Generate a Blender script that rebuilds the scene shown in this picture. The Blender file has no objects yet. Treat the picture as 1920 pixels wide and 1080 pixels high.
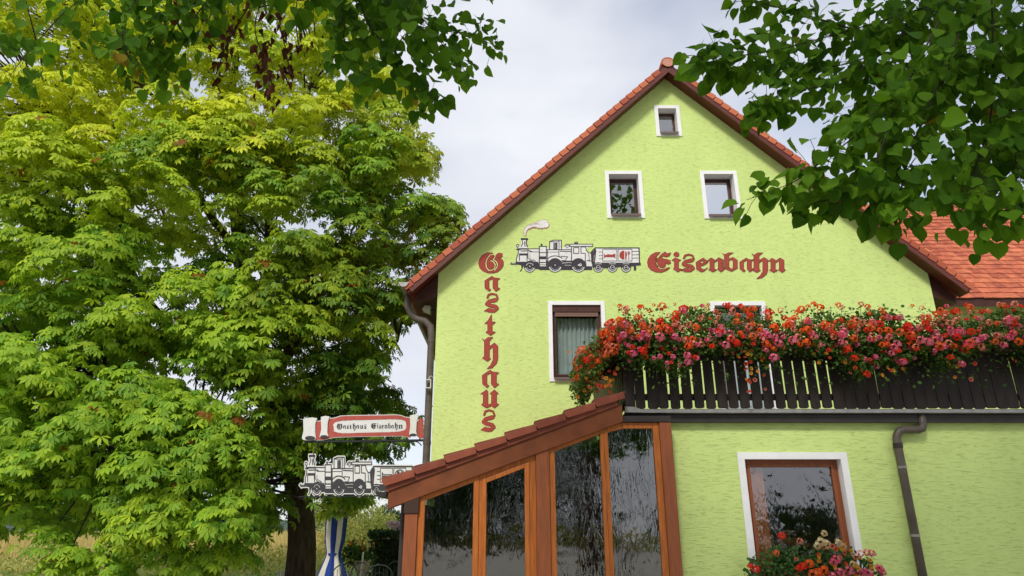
import bpy, bmesh, math, random
import numpy as np
from mathutils import Vector, Matrix
R = math.radians
rng = np.random.default_rng(11)
random.seed(5)
scene = bpy.context.scene
COL = scene.collection

# ------------------------------------------------------------------ camera, sky, sun, exposure
F = 1250.0                       # focal length in pixels of a 1920 wide picture
PITCH = R(19.7)
EYE = 1.6
CP, SP = math.cos(PITCH), math.sin(PITCH)
cam = bpy.data.cameras.new('camera')
cam.sensor_width = 36.0
cam.lens = F / 1920 * 36.0
cam.clip_start = 0.05
cam.clip_end = 3000
camo = bpy.data.objects.new('camera', cam)
camo.location = (0, 0, EYE)
camo.rotation_euler = (R(90) + PITCH, 0, 0)
COL.objects.link(camo)
scene.camera = camo

SUN_DIR = Vector((-0.24, -0.68, 0.69)).normalized()     # from the scene towards the sun
world = bpy.data.worlds.new('World')
scene.world = world
world.use_nodes = True
wn = world.node_tree.nodes
wl = world.node_tree.links
wn.clear()
w_out = wn.new('ShaderNodeOutputWorld')
w_bg = wn.new('ShaderNodeBackground')
w_bg.inputs['Strength'].default_value = 0.10
w_sky = wn.new('ShaderNodeTexSky')
w_sky.sky_type = 'NISHITA'
w_sky.sun_disc = False
w_sky.sun_elevation = math.asin(SUN_DIR.z)
w_sky.sun_rotation = math.atan2(SUN_DIR.x, SUN_DIR.y)
w_tc = wn.new('ShaderNodeTexCoord')
w_map = wn.new('ShaderNodeMapping')
w_map.inputs['Scale'].default_value = (1.0, 1.0, 2.2)
w_map.inputs['Location'].default_value = (0.35, 0.2, 0.1)
w_n = wn.new('ShaderNodeTexNoise')
w_n.inputs['Scale'].default_value = 1.7
w_n.inputs['Detail'].default_value = 5
w_n.inputs['Roughness'].default_value = 0.5
w_r = wn.new('ShaderNodeValToRGB')
w_r.color_ramp.elements[0].position = 0.30
w_r.color_ramp.elements[0].color = (0.50, 0.50, 0.50, 1)
w_r.color_ramp.elements[1].position = 0.52
w_r.color_ramp.elements[1].color = (1, 1, 1, 1)
w_n2 = wn.new('ShaderNodeTexNoise')
w_n2.inputs['Scale'].default_value = 2.6
w_n2.inputs['Detail'].default_value = 4
w_r2 = wn.new('ShaderNodeValToRGB')
w_r2.color_ramp.elements[0].position = 0.30
w_r2.color_ramp.elements[0].color = (4.0, 4.2, 4.75, 1)
w_r2.color_ramp.elements[1].position = 0.70
w_r2.color_ramp.elements[1].color = (5.3, 5.4, 5.7, 1)
w_mix = wn.new('ShaderNodeMixRGB')
wl.new(w_tc.outputs['Generated'], w_map.inputs['Vector'])
wl.new(w_map.outputs['Vector'], w_n.inputs['Vector'])
wl.new(w_map.outputs['Vector'], w_n2.inputs['Vector'])
wl.new(w_n.outputs['Fac'], w_r.inputs['Fac'])
wl.new(w_n2.outputs['Fac'], w_r2.inputs['Fac'])
wl.new(w_r.outputs['Color'], w_mix.inputs['Fac'])
wl.new(w_sky.outputs['Color'], w_mix.inputs['Color1'])
wl.new(w_r2.outputs['Color'], w_mix.inputs['Color2'])
wl.new(w_mix.outputs['Color'], w_bg.inputs['Color'])
wl.new(w_bg.outputs['Background'], w_out.inputs['Surface'])

sun = bpy.data.lights.new('sun', 'SUN')
sun.energy = 1.5
sun.angle = R(11)
sun.color = (1.0, 0.95, 0.86)
suno = bpy.data.objects.new('sun', sun)
suno.rotation_euler = SUN_DIR.to_track_quat('Z', 'Y').to_euler()
suno.location = (-10, -12, 25)
COL.objects.link(suno)

scene.view_settings.view_transform = 'Standard'
scene.view_settings.look = 'None'
scene.view_settings.gamma = 1.0
scene.view_settings.exposure = 0.82
scene.view_settings.use_curve_mapping = False
scene.cycles.max_bounces = 8
scene.cycles.transparent_max_bounces = 12
scene.cycles.diffuse_bounces = 4
scene.cycles.glossy_bounces = 3

# ------------------------------------------------------------------ helpers
def at(x, y, Y):
    """survey helper: where the line of sight of photo point (x, y) meets the upright plane at distance Y"""
    u = x - 960.0
    v = 540.0 - y
    yf = F * CP - v * SP
    zf = F * SP + v * CP
    return Vector((u / yf * Y, Y, EYE + zf / yf * Y))

def project(P):
    d = np.asarray(P) - np.array([0, 0, EYE])
    fy = d[..., 1] * CP + d[..., 2] * SP
    up = -d[..., 1] * SP + d[..., 2] * CP
    return 960 + F * d[..., 0] / fy, 540 - F * up / fy, fy

ORG = {}
def tag(o, label=None, cat=None, group=None, kind=None):
    if label: o['label'] = label
    if cat: o['category'] = cat
    if group: o['group'] = group
    if kind: o['kind'] = kind
    return o

def thing(name, loc, label, cat, group=None):
    o = bpy.data.objects.new(name, None)
    o.location = loc
    o.empty_display_size = 0.2
    COL.objects.link(o)
    ORG[o.name] = Vector(loc)
    return tag(o, label, cat, group)

def world_org(o):
    return ORG[o.name] if o is not None else Vector((0, 0, 0))

class MB:
    def __init__(s):
        s.v = []; s.f = []; s.m = []
    def face(s, pts, m=0):
        b = len(s.v)
        s.v.extend([tuple(p) for p in pts])
        s.f.append(tuple(range(b, b + len(pts)))); s.m.append(m)
    def raw(s, vs, fs, m=0):
        b = len(s.v)
        s.v.extend([tuple(p) for p in vs])
        for f in fs:
            s.f.append(tuple(i + b for i in f)); s.m.append(m)
    def box(s, x0, x1, y0, y1, z0, z1, m=0):
        v = [(x0,y0,z0),(x1,y0,z0),(x1,y1,z0),(x0,y1,z0),(x0,y0,z1),(x1,y0,z1),(x1,y1,z1),(x0,y1,z1)]
        s.raw(v, [(0,3,2,1),(4,5,6,7),(0,1,5,4),(1,2,6,5),(2,3,7,6),(3,0,4,7)], m)
    def prism(s, poly, y0, y1, m=0):
        """outline in x,z extruded along y"""
        n = len(poly)
        v = [(p[0], y0, p[1]) for p in poly] + [(p[0], y1, p[1]) for p in poly]
        f = [tuple(range(n)), tuple(range(2*n-1, n-1, -1))]
        for i in range(n):
            j = (i+1) % n
            f.append((i, i+n, j+n, j))
        s.raw(v, f, m)
    def prism_x(s, poly, x0, x1, m=0):
        """outline in y,z extruded along x"""
        n = len(poly)
        v = [(x0, p[0], p[1]) for p in poly] + [(x1, p[0], p[1]) for p in poly]
        f = [tuple(range(n)), tuple(range(2*n-1, n-1, -1))]
        for i in range(n):
            j = (i+1) % n
            f.append((i, i+n, j+n, j))
        s.raw(v, f, m)
    def tube(s, pts, rad, n=8, m=0, cap=True):
        pts = [Vector(p) for p in pts]
        if not hasattr(rad, '__len__'): rad = [rad]*len(pts)
        ref = None
        rings = []
        for i, p in enumerate(pts):
            d = (pts[min(i+1, len(pts)-1)] - pts[max(i-1, 0)]).normalized()
            if ref is None:
                ref = Vector((0,0,1)) if abs(d.z) < 0.9 else Vector((1,0,0))
                ref = (ref - d*ref.dot(d)).normalized()
            else:
                ref = (ref - d*ref.dot(d)).normalized()
            b = d.cross(ref)
            rings.append([p + (ref*math.cos(2*math.pi*k/n) + b*math.sin(2*math.pi*k/n))*rad[i] for k in range(n)])
        v = [q for r in rings for q in r]
        f = []
        for i in range(len(pts)-1):
            for k in range(n):
                a = i*n+k; c = i*n+(k+1) % n
                f.append((a, c, c+n, a+n))
        if cap:
            f.append(tuple(range(n-1, -1, -1)))
            f.append(tuple(range((len(pts)-1)*n, len(pts)*n)))
        s.raw(v, f, m)
    def build(s, name, mats, parent=None, smooth=False, bevel=0, kind=None):
        me = bpy.data.meshes.new(name)
        org = world_org(parent)
        loc = Vector((0,0,0))
        me.from_pydata([(p[0]-org.x, p[1]-org.y, p[2]-org.z) for p in s.v], [], s.f)
        if not isinstance(mats, (list, tuple)): mats = [mats]
        for q in mats: me.materials.append(q)
        if len(mats) > 1: me.polygons.foreach_set('material_index', s.m)
        bm = bmesh.new(); bm.from_mesh(me)
        bmesh.ops.recalc_face_normals(bm, faces=bm.faces)
        bm.to_mesh(me); bm.free()
        if smooth: me.polygons.foreach_set('use_smooth', [True]*len(me.polygons))
        me.update()
        return link(name, me, parent, bevel, kind)

def link(name, me, parent=None, bevel=0, kind=None, mw=None):
    o = bpy.data.objects.new(name, me)
    COL.objects.link(o)
    if parent is not None: o.parent = parent
    ORG[o.name] = world_org(parent)
    if bevel:
        b = o.modifiers.new('bevel', 'BEVEL'); b.width = bevel; b.segments = 2; b.limit_method = 'ANGLE'
    if kind: o['kind'] = kind
    return o

def np_mesh(name, V, T, mats, tint=None, midx=None, smooth=False):
    """triangles from numpy arrays, one colour per vertex as the attribute 'tint'"""
    me = bpy.data.meshes.new(name)
    V = np.asarray(V, dtype=np.float32); T = np.asarray(T, dtype=np.int32)
    me.vertices.add(len(V)); me.vertices.foreach_set('co', V.ravel())
    me.loops.add(T.size); me.loops.foreach_set('vertex_index', T.ravel())
    me.polygons.add(len(T))
    me.polygons.foreach_set('loop_start', np.arange(0, T.size, 3, dtype=np.int32))
    me.polygons.foreach_set('loop_total', np.full(len(T), 3, dtype=np.int32))
    if not isinstance(mats, (list, tuple)): mats = [mats]
    for q in mats: me.materials.append(q)
    if midx is not None: me.polygons.foreach_set('material_index', np.asarray(midx, dtype=np.int32))
    if smooth: me.polygons.foreach_set('use_smooth', np.ones(len(T), dtype=bool))
    me.update(calc_edges=True)
    if tint is not None:
        ca = me.color_attributes.new('tint', 'FLOAT_COLOR', 'POINT')
        c4 = np.ones((len(V), 4), dtype=np.float32); c4[:, :3] = tint
        ca.data.foreach_set('color', c4.ravel())
    me.validate()
    return me

def frames_from(o, n):
    """orthonormal frames: x along o, z near n"""
    o = o/np.linalg.norm(o, axis=1, keepdims=True)
    s = np.cross(n, o); s /= np.linalg.norm(s, axis=1, keepdims=True)+1e-9
    n2 = np.cross(o, s)
    return np.stack([o, s, n2], axis=2)          # columns

def scatter(tv, tf, pos, frm, scale, tints):
    """copies of a template (tv, tf) as one array mesh"""
    N = len(pos); nv = len(tv)
    V = np.einsum('nij,vj->nvi', frm, tv)*scale[:, None, None] + pos[:, None, :]
    T = tf[None] + (np.arange(N)*nv)[:, None, None]
    C = np.repeat(tints[:, None, :], nv, axis=1)
    return V.reshape(-1, 3), T.reshape(-1, 3), C.reshape(-1, 3)

# ------------------------------------------------------------------ materials
def mat(name, col, rough=0.6, spec=0.3, metal=0.0, var=0.0, vscale=6.0, bump=0.0, bscale=40.0, vmap=None, bdist=0.004):
    m = bpy.data.materials.new(name); m.use_nodes = True
    n = m.node_tree.nodes; l = m.node_tree.links
    p = n['Principled BSDF']
    p.inputs['Base Color'].default_value = (*col, 1)
    p.inputs['Roughness'].default_value = rough
    p.inputs['Specular IOR Level'].default_value = spec
    p.inputs['Metallic'].default_value = metal
    if var or bump:
        tc = n.new('ShaderNodeTexCoord'); mp = n.new('ShaderNodeMapping')
        if vmap: mp.inputs['Scale'].default_value = vmap
        l.new(tc.outputs['Object'], mp.inputs['Vector'])
    if var:
        t = n.new('ShaderNodeTexNoise'); t.inputs['Scale'].default_value = vscale; t.inputs['Detail'].default_value = 6
        l.new(mp.outputs['Vector'], t.inputs['Vector'])
        r = n.new('ShaderNodeValToRGB')
        r.color_ramp.elements[0].position = 0.3; r.color_ramp.elements[1].position = 0.7
        r.color_ramp.elements[0].color = (*[c*(1-var) for c in col], 1)
        r.color_ramp.elements[1].color = (*[min(1, c*(1+var)) for c in col], 1)
        l.new(t.outputs['Fac'], r.inputs['Fac']); l.new(r.outputs['Color'], p.inputs['Base Color'])
    if bump:
        t2 = n.new('ShaderNodeTexNoise'); t2.inputs['Scale'].default_value = bscale; t2.inputs['Detail'].default_value = 5
        l.new(mp.outputs['Vector'], t2.inputs['Vector'])
        b = n.new('ShaderNodeBump'); b.inputs['Strength'].default_value = bump; b.inputs['Distance'].default_value = bdist
        l.new(t2.outputs['Fac'], b.inputs['Height']); l.new(b.outputs['Normal'], p.inputs['Normal'])
    return m

def render_plaster(name, col):
    """rough scraped render: short level scratches of varying length"""
    m = mat(name, col, rough=0.85, spec=0.15)
    n = m.node_tree.nodes; l = m.node_tree.links; p = n['Principled BSDF']
    tc = n.new('ShaderNodeTexCoord')
    wob = n.new('ShaderNodeTexNoise'); wob.inputs['Scale'].default_value = 1.3
    l.new(tc.outputs['Object'], wob.inputs['Vector'])
    add = n.new('ShaderNodeMixRGB'); add.blend_type = 'ADD'; add.inputs['Fac'].default_value = 0.04
    l.new(tc.outputs['Object'], add.inputs['Color1']); l.new(wob.outputs['Color'], add.inputs['Color2'])
    mp = n.new('ShaderNodeMapping'); mp.inputs['Scale'].default_value = (5.4, 5.4, 120.0)
    l.new(add.outputs['Color'], mp.inputs['Vector'])
    t = n.new('ShaderNodeTexNoise'); t.inputs['Scale'].default_value = 1.6; t.inputs['Detail'].default_value = 4; t.inputs['Roughness'].default_value = 0.62
    l.new(mp.outputs['Vector'], t.inputs['Vector'])
    r = n.new('ShaderNodeValToRGB'); e = r.color_ramp.elements
    e[0].position = 0.345; e[0].color = (0, 0, 0, 1); e[1].position = 0.41; e[1].color = (1, 1, 1, 1)
    l.new(t.outputs['Fac'], r.inputs['Fac'])
    t3 = n.new('ShaderNodeTexNoise'); t3.inputs['Scale'].default_value = 60; t3.inputs['Detail'].default_value = 5
    l.new(tc.outputs['Object'], t3.inputs['Vector'])
    mix = n.new('ShaderNodeMath'); mix.operation = 'MULTIPLY_ADD'; mix.inputs[1].default_value = 0.25
    l.new(t3.outputs['Fac'], mix.inputs[0]); l.new(r.outputs['Color'], mix.inputs[2])
    b = n.new('ShaderNodeBump'); b.inputs['Strength'].default_value = 0.7; b.inputs['Distance'].default_value = 0.0055
    l.new(mix.outputs[0], b.inputs['Height']); l.new(b.outputs['Normal'], p.inputs['Normal'])
    t2 = n.new('ShaderNodeTexNoise'); t2.inputs['Scale'].default_value = 0.9; t2.inputs['Detail'].default_value = 5
    l.new(tc.outputs['Object'], t2.inputs['Vector'])
    r2 = n.new('ShaderNodeValToRGB')
    r2.color_ramp.elements[0].position = 0.3; r2.color_ramp.elements[1].position = 0.7
    r2.color_ramp.elements[0].color = (*[c*0.95 for c in col], 1); r2.color_ramp.elements[1].color = (*[c*1.03 for c in col], 1)
    l.new(t2.outputs['Fac'], r2.inputs['Fac'])
    mm = n.new('ShaderNodeMixRGB'); mm.blend_type = 'MULTIPLY'; mm.inputs['Fac'].default_value = 1
    r3 = n.new('ShaderNodeValToRGB')                # dirt plus light crevice shade painted into the scratches
    r3.color_ramp.elements[0].position = 0.0; r3.color_ramp.elements[0].color = (0.90, 0.90, 0.87, 1); r3.color_ramp.elements[1].position = 0.6; r3.color_ramp.elements[1].color = (1, 1, 1, 1)
    l.new(r.outputs['Color'], r3.inputs['Fac'])
    l.new(r2.outputs['Color'], mm.inputs['Color1']); l.new(r3.outputs['Color'], mm.inputs['Color2'])
    mp4 = n.new('ShaderNodeMapping'); mp4.inputs['Scale'].default_value = (2.2, 2.2, 0.22)
    l.new(tc.outputs['Object'], mp4.inputs['Vector'])
    t4 = n.new('ShaderNodeTexNoise'); t4.inputs['Scale'].default_value = 1.6; t4.inputs['Detail'].default_value = 6
    l.new(mp4.outputs['Vector'], t4.inputs['Vector'])
    r4_ = n.new('ShaderNodeValToRGB'); r4_.color_ramp.elements[0].position = 0.32; r4_.color_ramp.elements[1].position = 0.55
    r4_.color_ramp.elements[0].color = (0.97, 0.97, 0.96, 1)
    l.new(t4.outputs['Fac'], r4_.inputs['Fac'])
    m4 = n.new('ShaderNodeMixRGB'); m4.blend_type = 'MULTIPLY'; m4.inputs['Fac'].default_value = 1
    l.new(mm.outputs['Color'], m4.inputs['Color1']); l.new(r4_.outputs['Color'], m4.inputs['Color2'])
    l.new(m4.outputs['Color'], p.inputs['Base Color'])
    return m

def leaf_mat(name, transl=0.45, rough=0.5, sat=1.0, spec=0.25):
    m = bpy.data.materials.new(name); m.use_nodes = True
    n = m.node_tree.nodes; l = m.node_tree.links
    p = n['Principled BSDF']; out = n['Material Output']
    at_ = n.new('ShaderNodeAttribute'); at_.attribute_name = 'tint'
    p.inputs['Roughness'].default_value = rough; p.inputs['Specular IOR Level'].default_value = spec
    l.new(at_.outputs['Color'], p.inputs['Base Color'])
    tr = n.new('ShaderNodeBsdfTranslucent')
    hs = n.new('ShaderNodeMixRGB'); hs.blend_type = 'MULTIPLY'; hs.inputs['Fac'].default_value = 1; hs.inputs['Color2'].default_value = (1.0, 1.0, 0.55, 1)
    l.new(at_.outputs['Color'], hs.inputs['Color1']); l.new(hs.outputs['Color'], tr.inputs['Color'])
    mx = n.new('ShaderNodeMixShader'); mx.inputs['Fac'].default_value = transl
    l.new(p.outputs['BSDF'], mx.inputs[1]); l.new(tr.outputs['BSDF'], mx.inputs[2]); l.new(mx.outputs['Shader'], out.inputs['Surface'])
    return m

def glass_mat(name, base=0.15, tint=(0.75, 0.8, 0.78), wavy=0.0, see=False):
    m = bpy.data.materials.new(name); m.use_nodes = True
    n = m.node_tree.nodes; l = m.node_tree.links
    n.remove(n['Principled BSDF']); out = n['Material Output']
    t = n.new('ShaderNodeBsdfRefraction' if wavy and not see else 'ShaderNodeBsdfTransparent'); t.inputs['Color'].default_value = (*tint, 1)
    if wavy and not see: t.inputs['IOR'].default_value = 1.12; t.inputs['Roughness'].default_value = 0.03
    g = n.new('ShaderNodeBsdfGlossy'); g.inputs['Roughness'].default_value = 0.015
    fr = n.new('ShaderNodeFresnel'); fr.inputs['IOR'].default_value = 1.5
    ma = n.new('ShaderNodeMath'); ma.operation = 'ADD'; ma.inputs[1].default_value = base; ma.use_clamp = True
    mx = n.new('ShaderNodeMixShader')
    l.new(fr.outputs['Fac'], ma.inputs[0]); l.new(ma.outputs[0], mx.inputs['Fac'])
    l.new(t.outputs['BSDF'], mx.inputs[1]); l.new(g.outputs['BSDF'], mx.inputs[2]); l.new(mx.outputs['Shader'], out.inputs['Surface'])
    if wavy:
        tc = n.new('ShaderNodeTexCoord'); mp = n.new('ShaderNodeMapping'); mp.inputs['Scale'].default_value = (1.0, 1.0, 0.28)
        mp.inputs['Rotation'].default_value = (0, R(12), 0)
        l.new(tc.outputs['Object'], mp.inputs['Vector'])
        ns = n.new('ShaderNodeTexNoise'); ns.inputs['Scale'].default_value = 17; ns.inputs['Detail'].default_value = 2.5; ns.inputs['Distortion'].default_value = 1.6
        l.new(mp.outputs['Vector'], ns.inputs['Vector'])
        ns2 = n.new('ShaderNodeTexNoise'); ns2.inputs['Scale'].default_value = 2.6; ns2.inputs['Detail'].default_value = 2
        l.new(tc.outputs['Object'], ns2.inputs['Vector'])
        rr2 = n.new('ShaderNodeValToRGB'); rr2.color_ramp.elements[0].position = 0.38; rr2.color_ramp.elements[1].position = 0.68
        rr2.color_ramp.elements[0].color = (.12, .12, .12, 1)
        l.new(ns2.outputs['Fac'], rr2.inputs['Fac'])
        mlt = n.new('ShaderNodeMath'); mlt.operation = 'MULTIPLY'
        l.new(ns.outputs['Fac'], mlt.inputs[0]); l.new(rr2.outputs['Color'], mlt.inputs[1])
        b = n.new('ShaderNodeBump'); b.inputs['Strength'].default_value = wavy; b.inputs['Distance'].default_value = 0.022
        l.new(mlt.outputs[0], b.inputs['Height'])
        l.new(b.outputs['Normal'], g.inputs['Normal']); l.new(b.outputs['Normal'], fr.inputs['Normal'])
        if not see: l.new(b.outputs['Normal'], t.inputs['Normal'])
    else:
        tc = n.new('ShaderNodeTexCoord')
        ns = n.new('ShaderNodeTexNoise'); ns.inputs['Scale'].default_value = 2.2
        l.new(tc.outputs['Object'], ns.inputs['Vector'])
        b = n.new('ShaderNodeBump'); b.inputs['Strength'].default_value = 0.12; b.inputs['Distance'].default_value = 0.01
        l.new(ns.outputs['Fac'], b.inputs['Height']); l.new(b.outputs['Normal'], g.inputs['Normal'])
    return m

M = {}
M['lime'] = render_plaster('lime_render', (0.635, 0.785, 0.27))
M['white'] = mat('white_paint', (0.86, 0.86, 0.86), 0.7, var=0.04, vscale=5, bump=0.3, bscale=60)
M['brown_frame'] = mat('brown_window_frame', (0.075, 0.030, 0.022), 0.4, var=0.2, vscale=8)
M['red_brown'] = mat('red_brown_board', (0.115, 0.024, 0.016), 0.38, spec=0.4, var=0.18, vscale=4, vmap=(1, 1, 1))
M['dark_soffit'] = mat('dark_soffit_board', (0.06, 0.018, 0.013), 0.55, var=0.2)
M['tile'] = mat('terracotta_tile', (0.45, 0.115, 0.055), 0.7, var=0.30, vscale=9, bump=0.3, bscale=50)
M['tile_b'] = mat('terracotta_tile_paler', (0.52, 0.150, 0.070), 0.75, var=0.30, vscale=7, bump=0.3, bscale=50)
M['tile_c'] = mat('terracotta_tile_darker', (0.36, 0.085, 0.042), 0.7, var=0.32, vscale=8, bump=0.3, bscale=50)
M['mortar'] = mat('pink_mortar', (0.55, 0.27, 0.19), 0.9, var=0.12, vscale=14)
M['cons_tile'] = mat('conservatory_tile', (0.25, 0.066, 0.034), 0.5, var=0.22, vscale=5, bump=0.3, bscale=40)
M['cons_tile_b'] = mat('conservatory_tile_darker', (0.20, 0.052, 0.028), 0.5, var=0.25, vscale=6, bump=0.3, bscale=40)
M['wood'] = mat('orange_glazed_wood', (0.42, 0.125, 0.022), 0.42, spec=0.35, var=0.28, vscale=5, vmap=(9, 9, 0.8), bump=0.15, bscale=20)
M['post'] = mat('red_brown_post_wood', (0.27, 0.080, 0.028), 0.45, spec=0.35, var=0.2, vscale=4, vmap=(8, 8, 0.7), bump=0.12, bscale=20)
M['beam'] = mat('brown_beam', (0.175, 0.05, 0.016), 0.5, var=0.25, vscale=4)
M['board'] = mat('dark_stained_board', (0.022, 0.015, 0.012), 0.55, spec=0.3, var=0.4, vscale=4, vmap=(10, 10, 0.8), bump=0.25, bscale=15)
M['dark_metal'] = mat('dark_fascia', (0.035, 0.03, 0.027), 0.5, var=0.2)
M['zinc'] = mat('zinc_sheet', (0.32, 0.31, 0.30), 0.42, metal=0.6, var=0.2, vscale=9)
M['pipe'] = mat('brown_grey_pipe', (0.105, 0.085, 0.068), 0.45, spec=0.4, var=0.25, vscale=5)
M['sill'] = mat('grey_brown_sill', (0.17, 0.125, 0.11), 0.4, metal=0.3, var=0.1)
M['glass'] = glass_mat('window_glass', 0.18)
M['glass_sky'] = glass_mat('coated_glass', 0.85, (0.6, 0.6, 0.62))
M['glass_mid'] = glass_mat('attic_glass', 0.34, (0.6, 0.6, 0.62))
M['glass_wavy'] = glass_mat('ornamental_glass', 0.22, (0.34, 0.45, 0.38), wavy=0.13)
M['glass_wavy_clear'] = glass_mat('clear_ornamental_glass', 0.20, (0.74, 0.76, 0.74), wavy=0.25, see=True)
M['curtain'] = mat('net_curtain', (0.62, 0.68, 0.68), 0.9, var=0.08)
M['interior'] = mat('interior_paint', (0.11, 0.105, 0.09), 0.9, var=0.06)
M['shutter'] = mat('brown_roller_shutter', (0.20, 0.115, 0.085), 0.5)
M['letter_red'] = render_plaster('letter_red_paint', (0.40, 0.074, 0.056))
M['letter_dark'] = render_plaster('letter_brown_paint', (0.15, 0.085, 0.03))
M['letter_cream'] = mat('letter_cream_paint', (0.80, 0.70, 0.34), 0.85)
M['ink'] = render_plaster('grey_ink_paint', (0.062, 0.057, 0.068))
M['mural_white'] = render_plaster('mural_white_paint', (0.80, 0.79, 0.78))
M['mural_pink'] = mat('mural_pinkish_shade', (0.40, 0.17, 0.13), 0.85, var=0.1)
M['sign_red'] = mat('sign_red_paint', (0.44, 0.09, 0.068), 0.5, var=0.12, vscale=9)
M['sign_white'] = mat('sign_white_paint', (0.74, 0.745, 0.72), 0.5, var=0.05)
M['sign_grey'] = mat('sign_grey_paint', (0.05, 0.05, 0.055), 0.5)
M['iron'] = mat('wrought_iron', (0.03, 0.035, 0.035), 0.5, metal=0.3)
M['bark'] = mat('dark_bark', (0.075, 0.052, 0.036), 0.9, var=0.45, vscale=5, vmap=(3, 3, 0.7), bump=1.0, bscale=9, bdist=0.03)
M['twig'] = mat('twig_bark', (0.045, 0.034, 0.024), 0.85, var=0.2)
M['leaf'] = leaf_mat('chestnut_leaf', 0.40, 0.5, spec=0.2)
M['linden_leaf'] = leaf_mat('linden_leaf', 0.50, 0.6, spec=0.08)
M['small_leaf'] = leaf_mat('plant_leaf', 0.30, 0.55)
M['petal'] = leaf_mat('petal', 0.35, 0.7, spec=0.1)
M['blue_cloth'] = mat('blue_cloth', (0.018, 0.05, 0.28), 0.85, var=0.15)
M['white_cloth'] = mat('cream_cloth', (0.66, 0.63, 0.56), 0.9, var=0.06)
M['stone'] = mat('pale_stone', (0.42, 0.36, 0.30), 0.85, var=0.2, bump=0.4)
M['pale_lamp'] = mat('pale_lamp_housing', (0.55, 0.52, 0.45), 0.5)
M['soil'] = mat('soil', (0.03, 0.022, 0.015), 0.95)
M['planter'] = mat('brown_planter', (0.05, 0.025, 0.015), 0.6)

# ------------------------------------------------------------------ ground and distance
def ground_mat():
    m = mat('meadow_ground', (0.12, 0.12, 0.03), 0.95, spec=0.1)
    n = m.node_tree.nodes; l = m.node_tree.links; p = n['Principled BSDF']
    tc = n.new('ShaderNodeTexCoord')
    a = n.new('ShaderNodeTexNoise'); a.inputs['Scale'].default_value = 0.09; a.inputs['Detail'].default_value = 8
    l.new(tc.outputs['Object'], a.inputs['Vector'])
    r = n.new('ShaderNodeValToRGB'); e = r.color_ramp.elements
    e[0].position = 0.38; e[0].color = (0.10, 0.15, 0.025, 1); e[1].position = 0.60; e[1].color = (0.30, 0.22, 0.07, 1)
    l.new(a.outputs['Fac'], r.inputs['Fac']); l.new(r.outputs['Color'], p.inputs['Base Color'])
    b2 = n.new('ShaderNodeTexNoise'); b2.inputs['Scale'].default_value = 6; b2.inputs['Detail'].default_value = 8
    l.new(tc.outputs['Object'], b2.inputs['Vector'])
    b = n.new('ShaderNodeBump'); b.inputs['Strength'].default_value = 1; b.inputs['Distance'].default_value = 0.1
    l.new(b2.outputs['Fac'], b.inputs['Height']); l.new(b.outputs['Normal'], p.inputs['Normal'])
    return m
M['ground'] = ground_mat()
M['lawn'] = mat('mown_lawn', (0.13, 0.20, 0.025), 0.95, var=0.3, vscale=0.8, bump=0.8, bscale=25, bdist=0.03)
M['gravel'] = mat('gravel_yard', (0.42, 0.40, 0.35), 0.95, var=0.25, vscale=2.5, bump=0.8, bscale=60, bdist=0.02)
M['hill'] = mat('wooded_hill', (0.05, 0.09, 0.055), 0.95, var=0.3, vscale=0.06, bump=1.0, bscale=0.2, bdist=3)

mb = MB(); mb.face([(-900, -400, 0), (900, -400, 0), (900, 1500, 0), (-900, 1500, 0)])
mb.build('ground', M['ground'], kind='structure')
mb = MB(); mb.face([(-16, -34, 0.004), (26, -34, 0.004), (26, 24, 0.004), (-16, 24, 0.004)])
mb.build('yard', M['gravel'], kind='structure')
mb = MB(); mb.face([(-40, 24.02, 0.008), (10, 24.02, 0.008), (10, 33, 0.008), (-40, 33, 0.008)])
mb.build('lawn', M['lawn'], kind='structure')
mb = MB()
nx, ny = 60, 14
vs = []
for j in range(ny):
    for i in range(nx):
        x = -500 + i*1000/(nx-1); y = 260 + j*40
        h = 12*math.sin(min(1, j/6)*math.pi/2)*(0.7 + 0.3*math.sin(x*0.013+1) + 0.25*math.sin(x*0.031+2.0)) - 0.3
        vs.append((x, y, h))
fs = [(j*nx+i, j*nx+i+1, (j+1)*nx+i+1, (j+1)*nx+i) for j in range(ny-1) for i in range(nx-1)]
mb.raw(vs, fs)
mb.build('hill', M['hill'], smooth=True, kind='structure')

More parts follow.
